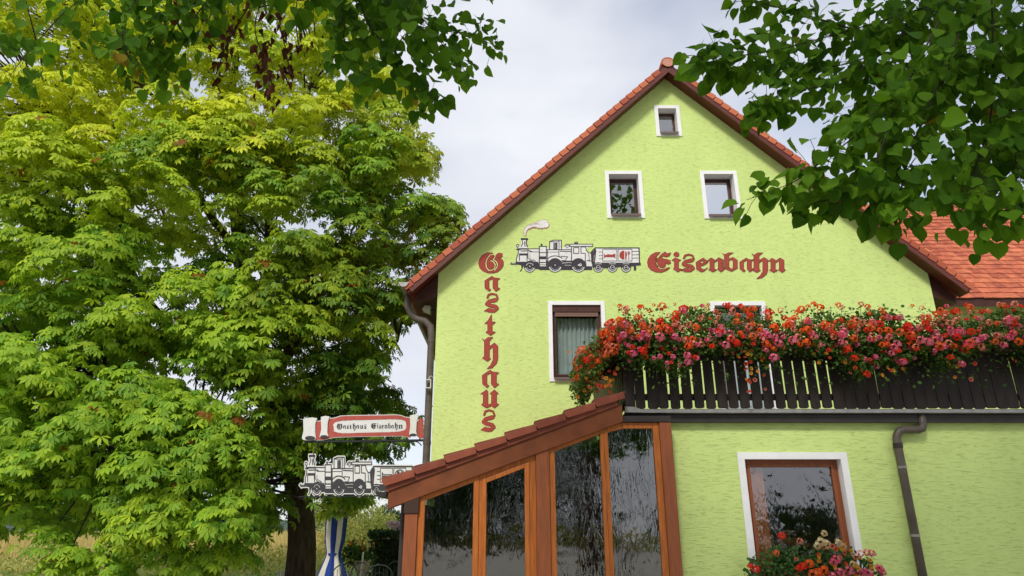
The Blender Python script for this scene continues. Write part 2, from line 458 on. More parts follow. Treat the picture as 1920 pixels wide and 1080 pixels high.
# ------------------------------------------------------------------ 2D painting on flat surfaces
class Paint:
    """union and cut-out of drawn strokes as a distance field, turned into a flat clean-edged mesh"""
    def __init__(s, x0, y0, x1, y1, cell):
        s.x0, s.y0, s.c = x0, y0, cell
        s.nx = int((x1-x0)/cell)+2; s.ny = int((y1-y0)/cell)+2
        s.X, s.Y = np.meshgrid(x0+np.arange(s.nx)*cell, y0+np.arange(s.ny)*cell)
        s.f = np.full((s.ny, s.nx), 6.0*cell)
        s.mx = 6.0*cell
    def _win(s, x0, y0, x1, y1):
        i0 = max(0, int((x0-s.mx-s.x0)/s.c)); i1 = min(s.nx, int((x1+s.mx-s.x0)/s.c)+2)
        j0 = max(0, int((y0-s.mx-s.y0)/s.c)); j1 = min(s.ny, int((y1+s.mx-s.y0)/s.c)+2)
        return slice(j0, j1), slice(i0, i1)
    def _put(s, w, d, erase):
        if erase: s.f[w] = np.maximum(s.f[w], -d)
        else: s.f[w] = np.minimum(s.f[w], d)
    def _seg(s, w, a, b):
        X, Y = s.X[w], s.Y[w]
        dx, dy = b[0]-a[0], b[1]-a[1]; L = dx*dx+dy*dy+1e-12
        t = np.clip(((X-a[0])*dx+(Y-a[1])*dy)/L, 0, 1)
        return np.hypot(X-a[0]-t*dx, Y-a[1]-t*dy)
    def line(s, pts, wd, erase=False):
        pts = np.asarray(pts, float)
        w = s._win(pts[:,0].min()-wd, pts[:,1].min()-wd, pts[:,0].max()+wd, pts[:,1].max()+wd)
        d = None
        for a, b in zip(pts[:-1], pts[1:]):
            q = s._seg(w, a, b); d = q if d is None else np.minimum(d, q)
        s._put(w, d-wd/2, erase)
    def poly(s, pts, erase=False, grow=0.0):
        pts = np.asarray(pts, float)
        w = s._win(pts[:,0].min()-grow, pts[:,1].min()-grow, pts[:,0].max()+grow, pts[:,1].max()+grow)
        X, Y = s.X[w], s.Y[w]
        d = np.full(X.shape, 1e9); ins = np.zeros(X.shape, bool)
        n = len(pts)
        for i in range(n):
            a, b = pts[i], pts[(i+1) % n]
            d = np.minimum(d, s._seg(w, a, b))
            c = ((a[1] > Y) != (b[1] > Y))
            xx = (b[0]-a[0])*(Y-a[1])/((b[1]-a[1]) if b[1] != a[1] else 1e-9)+a[0]
            ins ^= c & (X < xx)
        s._put(w, np.where(ins, -d, d)-grow, erase)
    def rect(s, x0, y0, x1, y1, erase=False):
        s.poly([(x0,y0),(x1,y0),(x1,y1),(x0,y1)], erase)
    def disc(s, cx, cy, r, erase=False, ry=None):
        ry = ry or r
        w = s._win(cx-r, cy-ry, cx+r, cy+ry)
        s._put(w, (np.hypot((s.X[w]-cx)/r, (s.Y[w]-cy)/ry)-1)*min(r, ry), erase)
    def arc(s, cx, cy, r, a0, a1, wd, erase=False, ry=None):
        ry = ry or r
        k = max(6, int(abs(a1-a0)/10))
        s.line([(cx+r*math.cos(R(a0+(a1-a0)*i/k)), cy+ry*math.sin(R(a0+(a1-a0)*i/k))) for i in range(k+1)], wd, erase)
    def mesh(s, field, fn, mb, m=0):
        """field < 0 becomes faces of mb; fn turns drawing x,y into a 3D point"""
        f = field
        ins = f < 0
        c00, c10 = ins[:-1,:-1], ins[:-1,1:]; c01, c11 = ins[1:,:-1], ins[1:,1:]
        full = c00 & c10 & c01 & c11
        part = (c00 | c10 | c01 | c11) & ~full
        gx = lambda i: s.x0+i*s.c
        gy = lambda j: s.y0+j*s.c
        for j in range(f.shape[0]-1):
            row = full[j]
            if row.any():
                dd = np.diff(np.concatenate([[0], row.astype(np.int8), [0]]))
                for a, b in zip(np.where(dd == 1)[0], np.where(dd == -1)[0]):
                    mb.face([fn(gx(a), gy(j)), fn(gx(b), gy(j)), fn(gx(b), gy(j+1)), fn(gx(a), gy(j+1))], m)
        for j, i in zip(*np.where(part)):
            P = [(i, j), (i+1, j), (i+1, j+1), (i, j+1)]
            V = [f[b, a] for a, b in P]
            out = []
            for k in range(4):
                a, b = P[k], P[(k+1) % 4]; va, vb = V[k], V[(k+1) % 4]
                if va < 0: out.append((gx(a[0]), gy(a[1])))
                if (va < 0) != (vb < 0):
                    t = va/(va-vb)
                    out.append((gx(a[0]+(b[0]-a[0])*t), gy(a[1]+(b[1]-a[1])*t)))
            if len(out) >= 3: mb.face([fn(*q) for q in out], m)

GLYPH = {
 'a': [[(0,30),(28,12),(28,80),(40,88),(30,100),(2,78)], [(15,20),(48,0),(62,10),(100,14),(86,26),(50,18),(28,26)], [(55,14),(86,22),(86,74),(100,80),(74,100),(55,78)]],
 'n': [[(0,22),(20,2),(40,14),(40,78),(54,84),(30,100),(6,84),(14,78),(14,24)], [(38,26),(68,0),(92,16),(92,74),(100,82),(80,100),(60,82),(64,74),(64,26),(54,22),(38,36)]],
 'u': [[(0,22),(32,0),(40,10),(40,78),(50,86),(30,100),(5,82),(14,72),(14,24)], [(52,20),(76,0),(98,20),(88,24),(88,74),(100,80),(76,100),(54,84),(60,74),(60,24)], [(30,86),(58,76),(58,88),(34,99)]],
 't': [[(64,0),(66,34),(100,36),(80,46),(70,46),(70,80),(100,84),(52,100),(10,84),(28,78),(28,46),(0,42),(30,30)]],
 'h': [[(0,4),(12,10),(36,0),(66,0),(52,6),(44,12),(44,64),(52,68),(30,76),(0,66),(12,60),(12,14)], [(42,30),(76,18),(98,28),(98,66),(90,82),(60,97),(30,100),(52,88),(68,72),(68,34),(58,32),(42,40)]],
 'e': [[(0,32),(38,10),(38,72),(65,84),(95,70),(62,95),(40,100),(5,80)], [(20,20),(60,0),(98,30),(60,52),(36,58),(36,46),(66,30),(52,18),(36,26)]],
 'i': [[(0,40),(35,28),(90,40),(68,46),(68,82),(100,86),(60,100),(15,84),(25,78),(25,46)]],
 'b': [[(0,4),(15,10),(40,0),(70,0),(52,8),(42,14),(42,84),(12,84),(12,14)], [(40,34),(70,24),(100,40),(100,82),(60,100),(12,84),(20,76),(44,78),(60,88),(72,80),(72,44),(58,36),(40,44)]],
}
def draw_glyph(p, ch, x0, y0, x1, y1, thin=1.0):
    X = lambda a: x0+(x1-x0)*a/100
    Y = lambda a: y0+(y1-y0)*a/100
    T = lambda pts: [(X(a), Y(b)) for a, b in pts]
    w = (x1-x0)/100
    if ch in GLYPH:
        for pl in GLYPH[ch]: p.poly(T(pl))
        if ch == 'i': p.disc(X(46), Y(11), 26*w, ry=0.11*(y1-y0))
        return
    if ch == 's':
        p.line(T([(22,24),(30,9),(56,4),(84,10),(93,26),(84,38)]), 10*w)
        p.line(T([(74,36),(34,44),(20,56),(40,64),(76,70),(86,78),(66,90),(34,90)]), 25*w)
        p.poly(T([(0,92),(30,78),(60,92),(52,100)]))
        p.poly(T([(38,51),(56,46),(58,54),(46,58)]), erase=True)
        p.poly(T([(50,80),(62,74),(70,82),(60,86)]), erase=True)
        return
    if ch == 'G':
        p.poly(T([(56,3),(36,2),(16,14),(4,34),(0,54),(5,74),(18,90),(36,99),(56,100),(74,95),(90,80),(99,62),(100,46),(94,34),(86,30),(95,20),(95,6),(80,4),(70,14),(66,26)]))
        p.line(T([(62,8),(46,12),(34,30),(29,50),(31,72),(40,86),(54,86),(64,74),(67,58),(58,44),(48,40)]), 7*w, erase=True)
        p.line(T([(66,22),(58,34),(72,46),(76,60),(72,74),(64,86)]), 7*w, erase=True)
        p.line(T([(78,28),(98,26)]), 4*w, erase=True)
        p.line(T([(36,62),(40,70),(52,72)]), 4*w)
        return
    if ch == 'E':
        p.poly(T([(54,2),(36,2),(16,14),(4,32),(0,50),(4,72),(16,88),(36,98),(60,99),(84,88),(96,76),(88,76),(72,84),(54,84),(40,74),(32,56),(32,36),(40,18)]))
        p.poly(T([(40,46),(52,22),(66,6),(76,0),(84,8),(100,4),(94,18),(80,24),(66,20),(58,26),(70,34),(84,36),(98,42),(100,54),(88,60),(78,54),(78,66),(68,78),(54,76),(46,62)]))
        p.line(T([(40,30),(34,44),(36,60),(44,72)]), 4*w)
        return

def letter(ch, box, Y, parent):
    x0, y0, x1, y1 = box
    p = Paint(x0-4, y0-4, x1+4, y1+4, 0.45)
    draw_glyph(p, ch, *box)
    mb = MB()
    red = p.f
    dark = np.minimum(p.f-0.75, np.roll(np.roll(p.f, 2, 1), 2, 0))
    halo = np.minimum(p.f-1.6, np.roll(p.f, -3, 1)-1.0)
    p.mesh(halo, lambda a, b: at(a, b, Y-0.003), mb, 0)
    p.mesh(dark, lambda a, b: at(a, b, Y-0.005), mb, 1)
    p.mesh(red+0.35, lambda a, b: at(a, b, Y-0.007), mb, 2)
    return mb.build('letter', [M['letter_cream'], M['letter_dark'], M['letter_red']], parent)

def draw_train(tender_icons='red'):
    """steam engine and tender in drawing units; returns ink field, body field and the icon field"""
    ink = Paint(415, 250, 1835, 640, 2.9)
    body = Paint(415, 250, 1835, 640, 2.9)
    icon = Paint(415, 250, 1835, 640, 2.9)
    B = body
    B.poly([(545,262),(622,262),(614,290),(616,352),(625,375),(740,375),(740,350),(815,350),(850,384),(850,297),(890,284),(975,284),(975,375),(1000,360),(1020,335),(1065,330),(1065,322),(1110,322),(1112,300),(1150,300),(1150,322),(1308,322),(1308,355),(1250,358),(1240,390),(1262,415),(1282,420),(1300,395),(1330,363),(1798,363),(1804,545),(1770,560),(1300,560),(1250,570),(1240,590),(520,545),(440,535),(500,515),(498,470),(512,440),(518,385),(500,370),(500,335),(530,335),(550,350)])
    for cx, r in ((640,58),(908,70),(1155,70),(1365,50),(1515,50),(1660,52)):
        B.disc(cx, 622-r, r)
    k = ink
    # chimney, lamp
    k.poly([(545,262),(622,262),(622,282),(545,282)]); k.line([(556,282),(566,315),(550,352)], 8); k.line([(608,282),(602,315),(614,352)], 12)
    k.line([(585,300),(590,350)], 9); k.line([(524,376),(625,376)], 14); k.arc(512,342,14,0,360,7); k.line([(512,356),(512,380),(500,384),(540,384)], 9)
    # smoke box
    k.line([(522,384),(514,440),(500,470),(500,515)], 9); k.line([(620,378),(620,470),(650,500),(700,505)], 7); k.rect(526,424,622,446)
    k.line([(530,446),(530,500)], 9); k.line([(610,446),(612,500)], 8); k.line([(545,398),(640,396),(668,408)], 9)
    k.line([(620,375),(742,375)], 8); k.line([(640,408),(740,408)], 6); k.line([(640,440),(645,480),(690,495)], 4)
    # steam dome box and boxes on the boiler
    k.line([(741,350),(741,590)], 10); k.line([(741,350),(816,350),(816,590)], 9); k.line([(741,415),(816,415)], 8); k.rect(742,455,815,486); k.line([(741,520),(820,520)], 10); k.disc(765,332,11); k.line([(765,335),(765,352)], 7)
    k.line([(742,545),(816,545)], 6)
    k.line([(850,385),(850,298),(895,284),(974,284),(974,378)], 9); k.rect(890,310,932,378); k.line([(905,312),(908,372)], 4, True); k.line([(950,292),(950,372)], 7); k.line([(850,300),(945,300)], 6)
    k.line([(816,384),(1080,384)], 8); k.line([(816,410),(950,410)], 5); k.line([(962,400),(1082,405)], 9); k.line([(948,380),(948,460)], 7); k.line([(828,384),(828,585)], 8)
    k.arc(908,500,82,205,335,9, ry=50); k.line([(970,455),(1040,460),(1015,500),(980,500)], 7); k.arc(1036,350,24,180,360,9); k.arc(1036,352,12,0,360,5)
    # cab
    k.line([(1065,326),(1306,326),(1306,350),(1065,350),(1065,326)], 8); k.rect(1112,300,1150,326); k.line([(1122,308),(1140,308)], 5, True)
    k.line([(1082,352),(1082,500)], 9); k.line([(1103,362),(1160,362),(1160,424),(1103,424),(1103,362)], 8); k.line([(1232,356),(1182,356),(1182,422),(1228,424),(1228,505)], 8)
    k.line([(1232,356),(1240,392),(1262,418),(1284,420),(1302,392)], 8); k.line([(1262,420),(1272,500)], 6); k.line([(1250,500),(1296,505)], 10)
    # frame and running gear
    k.poly([(490,512),(730,512),(730,520),(760,590),(700,590),(690,545),(580,545),(560,590),(545,618),(535,612),(552,585),(548,548),(490,540)])
    k.poly([(430,530),(450,515),(450,528),(500,524),(500,545),(450,545),(455,552)]); k.line([(440,533),(490,535)], 4, True)
    k.poly([(742,560),(1300,560),(1300,600),(742,600)])
    k.rect(820,500,1240,560)
    for yy in (508, 522, 536): k.line([(835,yy),(985,yy+4)], 5, True)
    k.line([(950,530),(1060,520),(1190,545)], 6, True); k.line([(1010,548),(1170,553)], 5, True)
    for xx in range(1105, 1235, 16): k.line([(xx,500),(xx+6,528)], 4, True)
    for cx, r in ((640,58),(908,72),(1155,72)):
        cy = 622-r
        k.disc(cx, cy, r+4); k.arc(cx, cy, r-9, 20, 160, 11, True)
        for q in range(7):
            a = R(25+q*21.7); k.disc(cx+(r-26)*math.cos(a), cy+(r-26)*math.sin(a), 4.5, True)
        k.disc(cx, cy-3, 7, True)
    k.arc(640,564,38,200,340,6,True)
    k.disc(1175,545,15,True); k.disc(1175,545,6)
    for xx, yy in ((1245,520),(1285,525),(1250,545),(1285,550)): k.disc(xx, yy, 9, True)
    # tender
    k.line([(1798,366),(1332,366),(1304,395),(1292,430),(1300,530)], 12); k.line([(1797,366),(1802,545)], 12); k.poly([(1290,430),(1335,370),(1345,395),(1330,520),(1296,530)])
    k.line([(1322,440),(1318,510)], 4, True)
    k.poly([(1300,522),(1815,522),(1815,550),(1765,555),(1768,605),(1742,605),(1740,560),(1320,590),(1300,560)])
    for cx in (1365, 1515, 1660):
        cy = 572
        k.disc(cx, cy, 54); k.arc(cx, cy, 41, 10, 170, 10, True); k.arc(cx, cy+2, 22, 0, 360, 5, True); k.line([(cx-20,cy),(cx+20,cy)], 4, True); k.line([(cx-34,cy-38),(cx+34,cy-38)], 6, True)
    for yy in (405, 440, 475): k.line([(1725,yy),(1790,yy-3)], 6); 
    for yy in (410, 445, 480): k.line([(1372,yy),(1412,yy)], 5)
    for x0, x1 in ((1412,1562),(1575,1722)): k.line([(x0,380),(x1,380),(x1,505),(x0,505),(x0,380)], 6)
    ic = icon
    if tender_icons == 'red':
        ic.poly([(1424,425),(1432,425),(1434,445),(1470,432),(1500,438),(1536,430),(1540,425),(1546,425),(1546,475),(1538,475),(1538,463),(1432,463),(1432,475),(1424,475)])
        ic.poly([(1640,395)] + [(1640-52*math.sin(R(a)), 442-48*math.cos(R(a))) for a in range(0, 181, 12)] + [(1640,490)])
        ic.poly([(1650,398),(1666,410),(1670,440),(1664,455),(1664,490),(1650,490)])
        ic.line([(1688,405),(1688,490)], 7); ic.line([(1679,405),(1679,430),(1697,430),(1697,405)], 5)
    else:
        ic.line([(1435,420),(1435,478)], 7); ic.line([(1545,435),(1545,478)], 7); ic.line([(1435,455),(1545,455)], 12); ic.line([(1435,425),(1455,438),(1545,438)], 5)
        ic.arc(1648,442,58,0,360,6, ry=46); ic.line([(1628,412),(1628,475)], 7); ic.line([(1617,412),(1617,432),(1639,432),(1639,412)], 5); ic.poly([(1662,408),(1678,415),(1680,445),(1674,478),(1662,478)])
    return ink, body, icon

# ------------------------------------------------------------------ the guesthouse
YW = 12.0                       # gable wall
XC = at(1247, 148, YW).x
ZA = at(1247, 148, YW).z
XL = at(822, 513, YW).x
ZE = at(822, 513, YW).z
HW = XC - XL
XR = XC + HW
SL = (ZA-ZE)/HW
ANG = math.atan(SL)
YB = 20.0                       # back of the house
YX = 8.70                       # front of the ground floor extension
XX0, XX1, ZX = 1.92, 7.3, 2.885

house = thing('guesthouse', (XC, YW, 0), 'lime green gabled guesthouse with red lettering, white trimmed windows and orange tiled roof', 'house')

def strips(xs, top, holes):
    """quads of a wall face between z=0 and top(x) with rectangular holes (x0,x1,z0,z1)"""
    xs = sorted(set(xs + [h[0] for h in holes] + [h[1] for h in holes]))
    out = []
    for a, b in zip(xs[:-1], xs[1:]):
        if b-a < 1e-6: continue
        mid = (a+b)/2
        hs = sorted([(h[2], h[3]) for h in holes if h[0] < mid < h[1]])
        z = 0.0
        for h0, h1 in hs:
            if h0 > z: out.append([(a, z), (b, z), (b, h0), (a, h0)])
            z = h1
        out.append([(a, z), (b, z), (b, top(b)), (a, top(a))])
    return out

def opening(px0, py0, px1, py1, Y, xa=None, xb=None):
    a = at(px0, py0, Y); b = at(px1, py1, Y)
    return (a.x, b.x, b.z, a.z)

op_top = opening(1233, 204, 1267, 204, YW); op_top = (op_top[0], op_top[1], at(1250, 250, YW).z, op_top[3])
op_l = opening(1141, 327, 1196, 327, YW);  op_l = (op_l[0], op_l[1], at(1170, 403, YW).z, op_l[3])
op_r = opening(1319, 327, 1374, 327, YW);  op_r = (op_r[0], op_r[1], at(1350, 404, YW).z, op_r[3])
op_f = opening(1035, 572, 1126, 572, YW);  op_f = (op_f[0], op_f[1], at(1080, 708, YW).z, op_f[3])
op_b = opening(1339, 573, 1427, 573, YW);  op_b = (op_b[0], op_b[1], 3.08, op_b[3])
op_door = (2.6, 3.5, 0.05, 2.1)
gable_top = lambda x: ZA - SL*abs(x-XC)
mb = MB()
for q in strips([XL, XC, XR], gable_top, [op_top, op_l, op_r, op_f, op_b]):
    mb.face([(a, YW, b) for a, b in q])
tag(mb.build('gable_wall', M['lime'], house), None)
mb = MB()
mb.face([(XL, YW, 0), (XL, YB, 0), (XL, YB, ZE), (XL, YW, ZE)])
mb.build('side_wall', M['lime'], house)
mb = MB()
mb.face([(XR, YW, 0), (XR, YB, 0), (XR, YB, ZE), (XR, YW, ZE)])
mb.face([(XL, YB, 0), (XR, YB, 0), (XR, YB, ZE), (XC, YB, ZA), (XL, YB, ZE)])
mb.build('back_wall', M['lime'], house)
# rooms behind the windows
mb = MB()
mb.face([(XL+.3, YW+2.2, 0), (XR-.3, YW+2.2, 0), (XR-.3, YW+2.2, ZE), (XC, YW+2.2, ZA-.2), (XL+.3, YW+2.2, ZE)])
for z in (2.98, 5.75, 8.6):
    dx = (ZA-z)/SL-.15
    mb.face([(max(XL+.01, XC-dx), YW+.25, z), (min(XR-.01, XC+dx), YW+.25, z), (min(XR-.01, XC+dx), YW+2.19, z), (max(XL+.01, XC-dx), YW+2.19, z)])
mb.build('interior_wall', M['interior'], house)

# extension on the ground floor that carries the balcony
a = at(1395, 861, YX); b = at(1575, 861, YX)
op_x = (a.x, b.x, 0.98, a.z)
mb = MB()
for q in strips([XX0, XX1], lambda x: ZX, [op_x]):
    mb.face([(u, YX, w) for u, w in q])
mb.face([(XX0, YX, 0), (XX0, YW-.005, 0), (XX0, YW-.005, ZX), (XX0, YX, ZX)])
mb.face([(XX1, YX, 0), (XX1, YW-.005, 0), (XX1, YW-.005, ZX), (XX1, YX, ZX)])
mb.build('extension_wall', M['lime'], house)
mb = MB()
mb.face([(XX0+.02, YX+2.0, 0), (XX1-.02, YX+2.0, 0), (XX1-.02, YX+2.0, ZX), (XX0+.02, YX+2.0, ZX)])
mb.build('interior_wall', M['interior'], house)

def window(op, Y, trim, depth, fw, glass, parent, frame='brown_frame', sill=True, bottom=None, head=0.0, bev=0.006):
    """white surround and reveal with frame, pane and sill hanging on it"""
    x0, x1, z0, z1 = op
    t = trim; tb = t if bottom is None else bottom
    m = MB()
    yf = Y-0.022
    m.prism([(x0-t,z1),(x0-t,z1+t),(x1+t,z1+t),(x1+t,z1)], yf, Y+.01)
    m.box(x0-t, x0, yf, Y+.01, z0-tb, z1-0.0005)
    m.box(x1, x1+t, yf, Y+.01, z0-tb, z1-0.0005)
    if tb > 0: m.box(x0+.0005, x1-.0005, yf+.001, Y+.01, z0-tb, z0)
    w = m.build('window', M['white'], parent)
    m = MB(); e = 0.0015
    m.face([(x0-e,Y+.011,z0),(x0-e,Y+depth,z0),(x0-e,Y+depth,z1),(x0-e,Y+.011,z1)])
    m.face([(x1+e,Y+.011,z0),(x1+e,Y+depth,z0),(x1+e,Y+depth,z1),(x1+e,Y+.011,z1)])
    m.face([(x0,Y+.011,z1+e),(x1,Y+.011,z1+e),(x1,Y+depth,z1+e),(x0,Y+depth,z1+e)])
    m.face([(x0,Y+.011,z0-e),(x1,Y+.011,z0-e),(x1,Y+depth,z0-e),(x0,Y+depth,z0-e)])
    m.build('reveal', M['white'], w)
    yd = Y+depth-.06
    zt = z1-head
    m = MB()
    m.box(x0, x0+fw, yd, yd+.06, z0, zt); m.box(x1-fw, x1, yd, yd+.06, z0, zt)
    m.box(x0+fw, x1-fw, yd+.001, yd+.059, zt-fw, zt); m.box(x0+fw, x1-fw, yd+.001, yd+.059, z0, z0+fw)
    m.build('frame', M[frame], w, bevel=bev)
    s = fw*0.72; o = fw-.004
    m = MB()
    m.box(x0+o, x0+o+s, yd-.018, yd+.04, z0+o, zt-o); m.box(x1-o-s, x1-o, yd-.018, yd+.04, z0+o, zt-o)
    m.box(x0+o+s, x1-o-s, yd-.017, yd+.04, zt-o-s, zt-o); m.box(x0+o+s, x1-o-s, yd-.017, yd+.04, z0+o, z0+o+s)
    m.build('sash', M[frame], w, bevel=bev)
    m = MB(); c = o+s-.004
    m.face([(x0+c, yd+.012, z0+c), (x1-c, yd+.012, z0+c), (x1-c, yd+.012, zt-c), (x0+c, yd+.012, zt-c)])
    m.build('pane', M[glass], w)
    if head:
        m = MB(); m.box(x0, x1, yd-.05, yd+.05, zt, z1); m.build('shutter_box', M['brown_frame'], w)
    if sill:
        m = MB()
        m.prism_x([(Y-.075, z0-.022), (Y-.075, z0-.004), (yd-.001, z0+.014), (yd-.001, z0-.004)], x0+.006, x1-.006)
        m.box(x0+.006, x1-.006, Y-.078, Y-.072, z0-.05, z0-.004)
        m.build('sill', M['sill'], w)
    return w, yd

w1, _ = window(op_top, YW, 0.075, 0.24, 0.030, 'glass_mid', house)
w2, _ = window(op_l, YW, 0.075, 0.26, 0.042, 'glass_mid', house)
w3, _ = window(op_r, YW, 0.075, 0.26, 0.042, 'glass_sky', house)
tag(w1, 'small white framed window high under the ridge'); tag(w2, 'attic window reflecting trees'); tag(w3, 'attic window reflecting pale sky')
w4, yd = window(op_f, YW, 0.075, 0.12, 0.045, 'glass', house, head=0.13)
tag(w4, 'first floor window with net curtain behind the pane')
mb = MB()
for k in range(2):
    mb.box(op_f[0]+.05, op_f[1]-.05, yd-.035, yd-.02, op_f[3]-.13-.045*(k+1)+.004, op_f[3]-.13-.045*k)
mb.build('shutter', M['shutter'], w4)
mb = MB(); n = 60
cx0, cx1 = op_f[0]+.04, op_f[1]-.04
vs = []
for i in range(n+1):
    x = cx0+(cx1-cx0)*i/n; y = yd+.17+.03*math.sin(i*1.05)+.012*math.sin(i*2.3)
    vs += [(x, y, op_f[2]+.06), (x, y, op_f[3]-.2)]
mb.raw(vs, [(2*i, 2*i+2, 2*i+3, 2*i+1) for i in range(n)])
mb.build('curtain', M['curtain'], w4, smooth=True)
w5, yd5 = window(op_b, YW, 0.08, 0.18, 0.06, 'glass', house, sill=False, bottom=0.0)
tag(w5, 'balcony door half hidden by the flowers')
mb = MB(); vs = []
cx0, cx1 = op_b[0]+.06, op_b[1]-.06
for i in range(n+1):
    x = cx0+(cx1-cx0)*i/n; y = yd5+.17+.03*math.sin(i*0.9)+.012*math.sin(i*2.1)
    vs += [(x, y, op_b[2]+.06), (x, y, op_b[2]+1.5)]
mb.raw(vs, [(2*i, 2*i+2, 2*i+3, 2*i+1) for i in range(n)])
mb.build('curtain', M['curtain'], w5, smooth=True)

w6, yd6 = window(op_x, YX, 0.085, 0.16, 0.055, 'glass_wavy_clear', house, frame='post', sill=True, bottom=0.085)
tag(w6, 'ground floor window of wavy glass in a red brown frame')
mb = MB()
mb.box(op_x[0]+.05, op_x[0]+.27, yd6+.045, yd6+.075, op_x[2]+.05, op_x[3]-.06)
mb.build('wooden_panel', M['wood'], w6)

# roof: deck, stepped tile courses, verge boards, soffit, verge tiles
ovY = YW-0.31                   # front edge of the overhang
XE = at(767, 520, ovY).x        # eaves
ov = XL - XE
cs, sn = math.cos(ANG), math.sin(ANG)
def slope_pt(side, d, nrm, y):
    """side -1 left / +1 right, d metres down the slope from the apex line, nrm metres up from the soffit plane"""
    return Vector((XC + side*(d*cs + nrm*sn), y, ZA - d*sn + nrm*cs))
Lsl = (HW+ov)/cs
for side in (-1, 1):
    mb = MB()
    g = 0.196; nc = int(Lsl/g)
    prof = []
    for i in range(nc+1):
        d0 = min(i*g, Lsl)
        prof.append((d0, 0.125)); prof.append((d0+.0005, 0.15))
    prof = [(0.0, 0.15)] + prof[2:]
    low = [slope_pt(side, Lsl, 0.09, 0), slope_pt(side, 0, 0.09, 0)]
    poly = [(slope_pt(side, d, q, 0).x, slope_pt(side, d, q, 0).z) for d, q in prof] + [(p.x, p.z) for p in low]
    mb.prism(poly, ovY+.03, YB+.3)
    mb.build('roof', M['tile'], house)
    mb = MB()                    # soffit boarding
    a0, a1 = slope_pt(side, 0.0, 0.0, 0), slope_pt(side, Lsl, 0.0, 0)
    b0, b1 = slope_pt(side, 0.0, 0.02, 0), slope_pt(side, Lsl, 0.02, 0)
    mb.prism([(a0.x, a0.z+.001), (a1.x, a1.z+.001), (b1.x, b1.z), (XC, b0.z)], ovY+.021, YW+.02)
    mb.build('soffit', M['red_brown'], house)
    mb = MB()                    # verge board
    p = [slope_pt(side, -0.0, -0.045, 0), slope_pt(side, Lsl-.05, -0.045, 0), slope_pt(side, Lsl-.05, 0.085, 0), slope_pt(side, 0.0, 0.085, 0)]
    p[0].x = XC+side*.0008; p[0].z = ZA-.045/cs; p[3].x = XC+side*.0008; p[3].z = ZA+.085/cs
    mb.prism([(q.x, q.z) for q in p], ovY-.006, ovY+.02)
    mb.build('verge_board', M['red_brown'], house, bevel=0.004)
    mb = MB()  # dark strip added behind the tile flaps so their gaps look shaded
    p = [slope_pt(side, 0.02, 0.087, 0), slope_pt(side, Lsl-.02, 0.087, 0), slope_pt(side, Lsl-.02, 0.135, 0), slope_pt(side, 0.02, 0.135, 0)]
    mb.prism([(q.x, q.z) for q in p], ovY+.003, ovY+.028)
    mb.build('tile_gap_shade', M['dark_soffit'], house)
    # closed eaves box below the roof edge
    mb = MB()
    xw = XC+side*HW; xe = XC+side*(HW+ov-.06)
    zb = ZE-.46
    zo = ZE-(ov-.06)*SL
    mb.prism([(xw, ZE-.02), (xe, zo-.02), (xe, zo-.16), (xw, zb)], YW+.03, YB)
    mb.build('eaves_box', M['dark_soffit'], house)

tmesh = []
for mm in ('tile', 'tile_b', 'tile_c'):
    m = MB()
    m.box(0, 0.228, 0.0, 0.30, 0.0, 0.016)
    m.box(0.006, 0.181, -0.016, 0.0, -0.098, 0.016)
    o = m.build('verge_tile', M[mm]); me = o.data
    bpy.data.objects.remove(o); tmesh.append(me)
for side in (-1, 1):
    nt = int(Lsl/0.196)
    for i in range(nt):
        d = Lsl - 0.196*i
        if d < 0.15: continue
        p = slope_pt(side, d, 0.152+random.uniform(-.003, .003), ovY-.001-random.uniform(0, .006))
        o = link('verge_tile', random.choice(tmesh), house)
        up = Vector((-side*cs, 0, sn)); nn = Vector((side*sn, 0, cs))
        tl = R(5.5)+random.uniform(-.012, .012)
        up2 = up*math.cos(tl) - nn*math.sin(tl); nn2 = nn*math.cos(tl)+up*math.sin(tl)
        if side == -1:
            rot = Matrix((up2, Vector((0, 1, 0)), nn2)).transposed()
        else:
            rot = Matrix((up2, Vector((0, 1, 0)), nn2)).transposed()
        o.matrix_basis = Matrix.Translation(p-Vector((XC, YW, 0))) @ rot.to_4x4()
# ridge caps
rz = ZA+.10
for k in range(20):
    mb = MB()
    y0 = ovY-.03+k*.40
    r0 = 0.135+.012*(1 if k == 0 else 0)
    pts = [(XC+r0*math.cos(R(a)), rz+.06+r0*0.92*math.sin(R(a))) for a in range(-25, 206, 15)]
    mb.prism(pts, y0, y0+.42)
    mb.build('ridge_tile', M['tile_c'] if k % 3 else M['tile'], house)
mb = MB()
mb.prism([(XC+.112*math.cos(R(a)), rz+.055+.10*math.sin(R(a))) for a in range(0, 360, 15)], ovY-.036, ovY-.0305)
mb.build('ridge_end', M['mortar'], house)

# gutter and downpipe at the left eaves
gx, gz = XE-.09, at(756, 531, ovY).z
mb = MB()
ring = [(gx+.085*math.cos(R(a)), gz+.085*math.sin(R(a))) for a in range(180, 361, 15)]
ring2 = [(gx+.078*math.cos(R(a)), gz+.078*math.sin(R(a))) for a in range(360, 179, -15)]
mb.prism(ring+ring2, ovY-.04, YB)
mb.prism(ring, ovY-.045, ovY-.0405)
mb.tube([(gx-.09, ovY-.04, gz), (gx-.09, YB, gz)], .011, 6)
mb.box(gx-.1, gx+.1, ovY-.046, ovY-.0455, gz-.012, gz+.004)
mb.build('gutter', M['zinc'], house)
mb = MB()
yp = YW+.12
P = [(gx+.02, yp, gz-.06), (gx+.02, yp, at(767, 575, yp).z), at(770, 588, yp), at(780, 597, yp), at(797, 602, yp), at(807, 612, yp), at(809, 630, yp), (at(809, 630, yp).x, yp, 2.0), (at(809, 630, yp).x, yp, 0.0)]
mb.tube(P, .066, 14)
dp = mb.build('downpipe', M['pipe'], house, smooth=True)
px = at(809, 630, yp).x
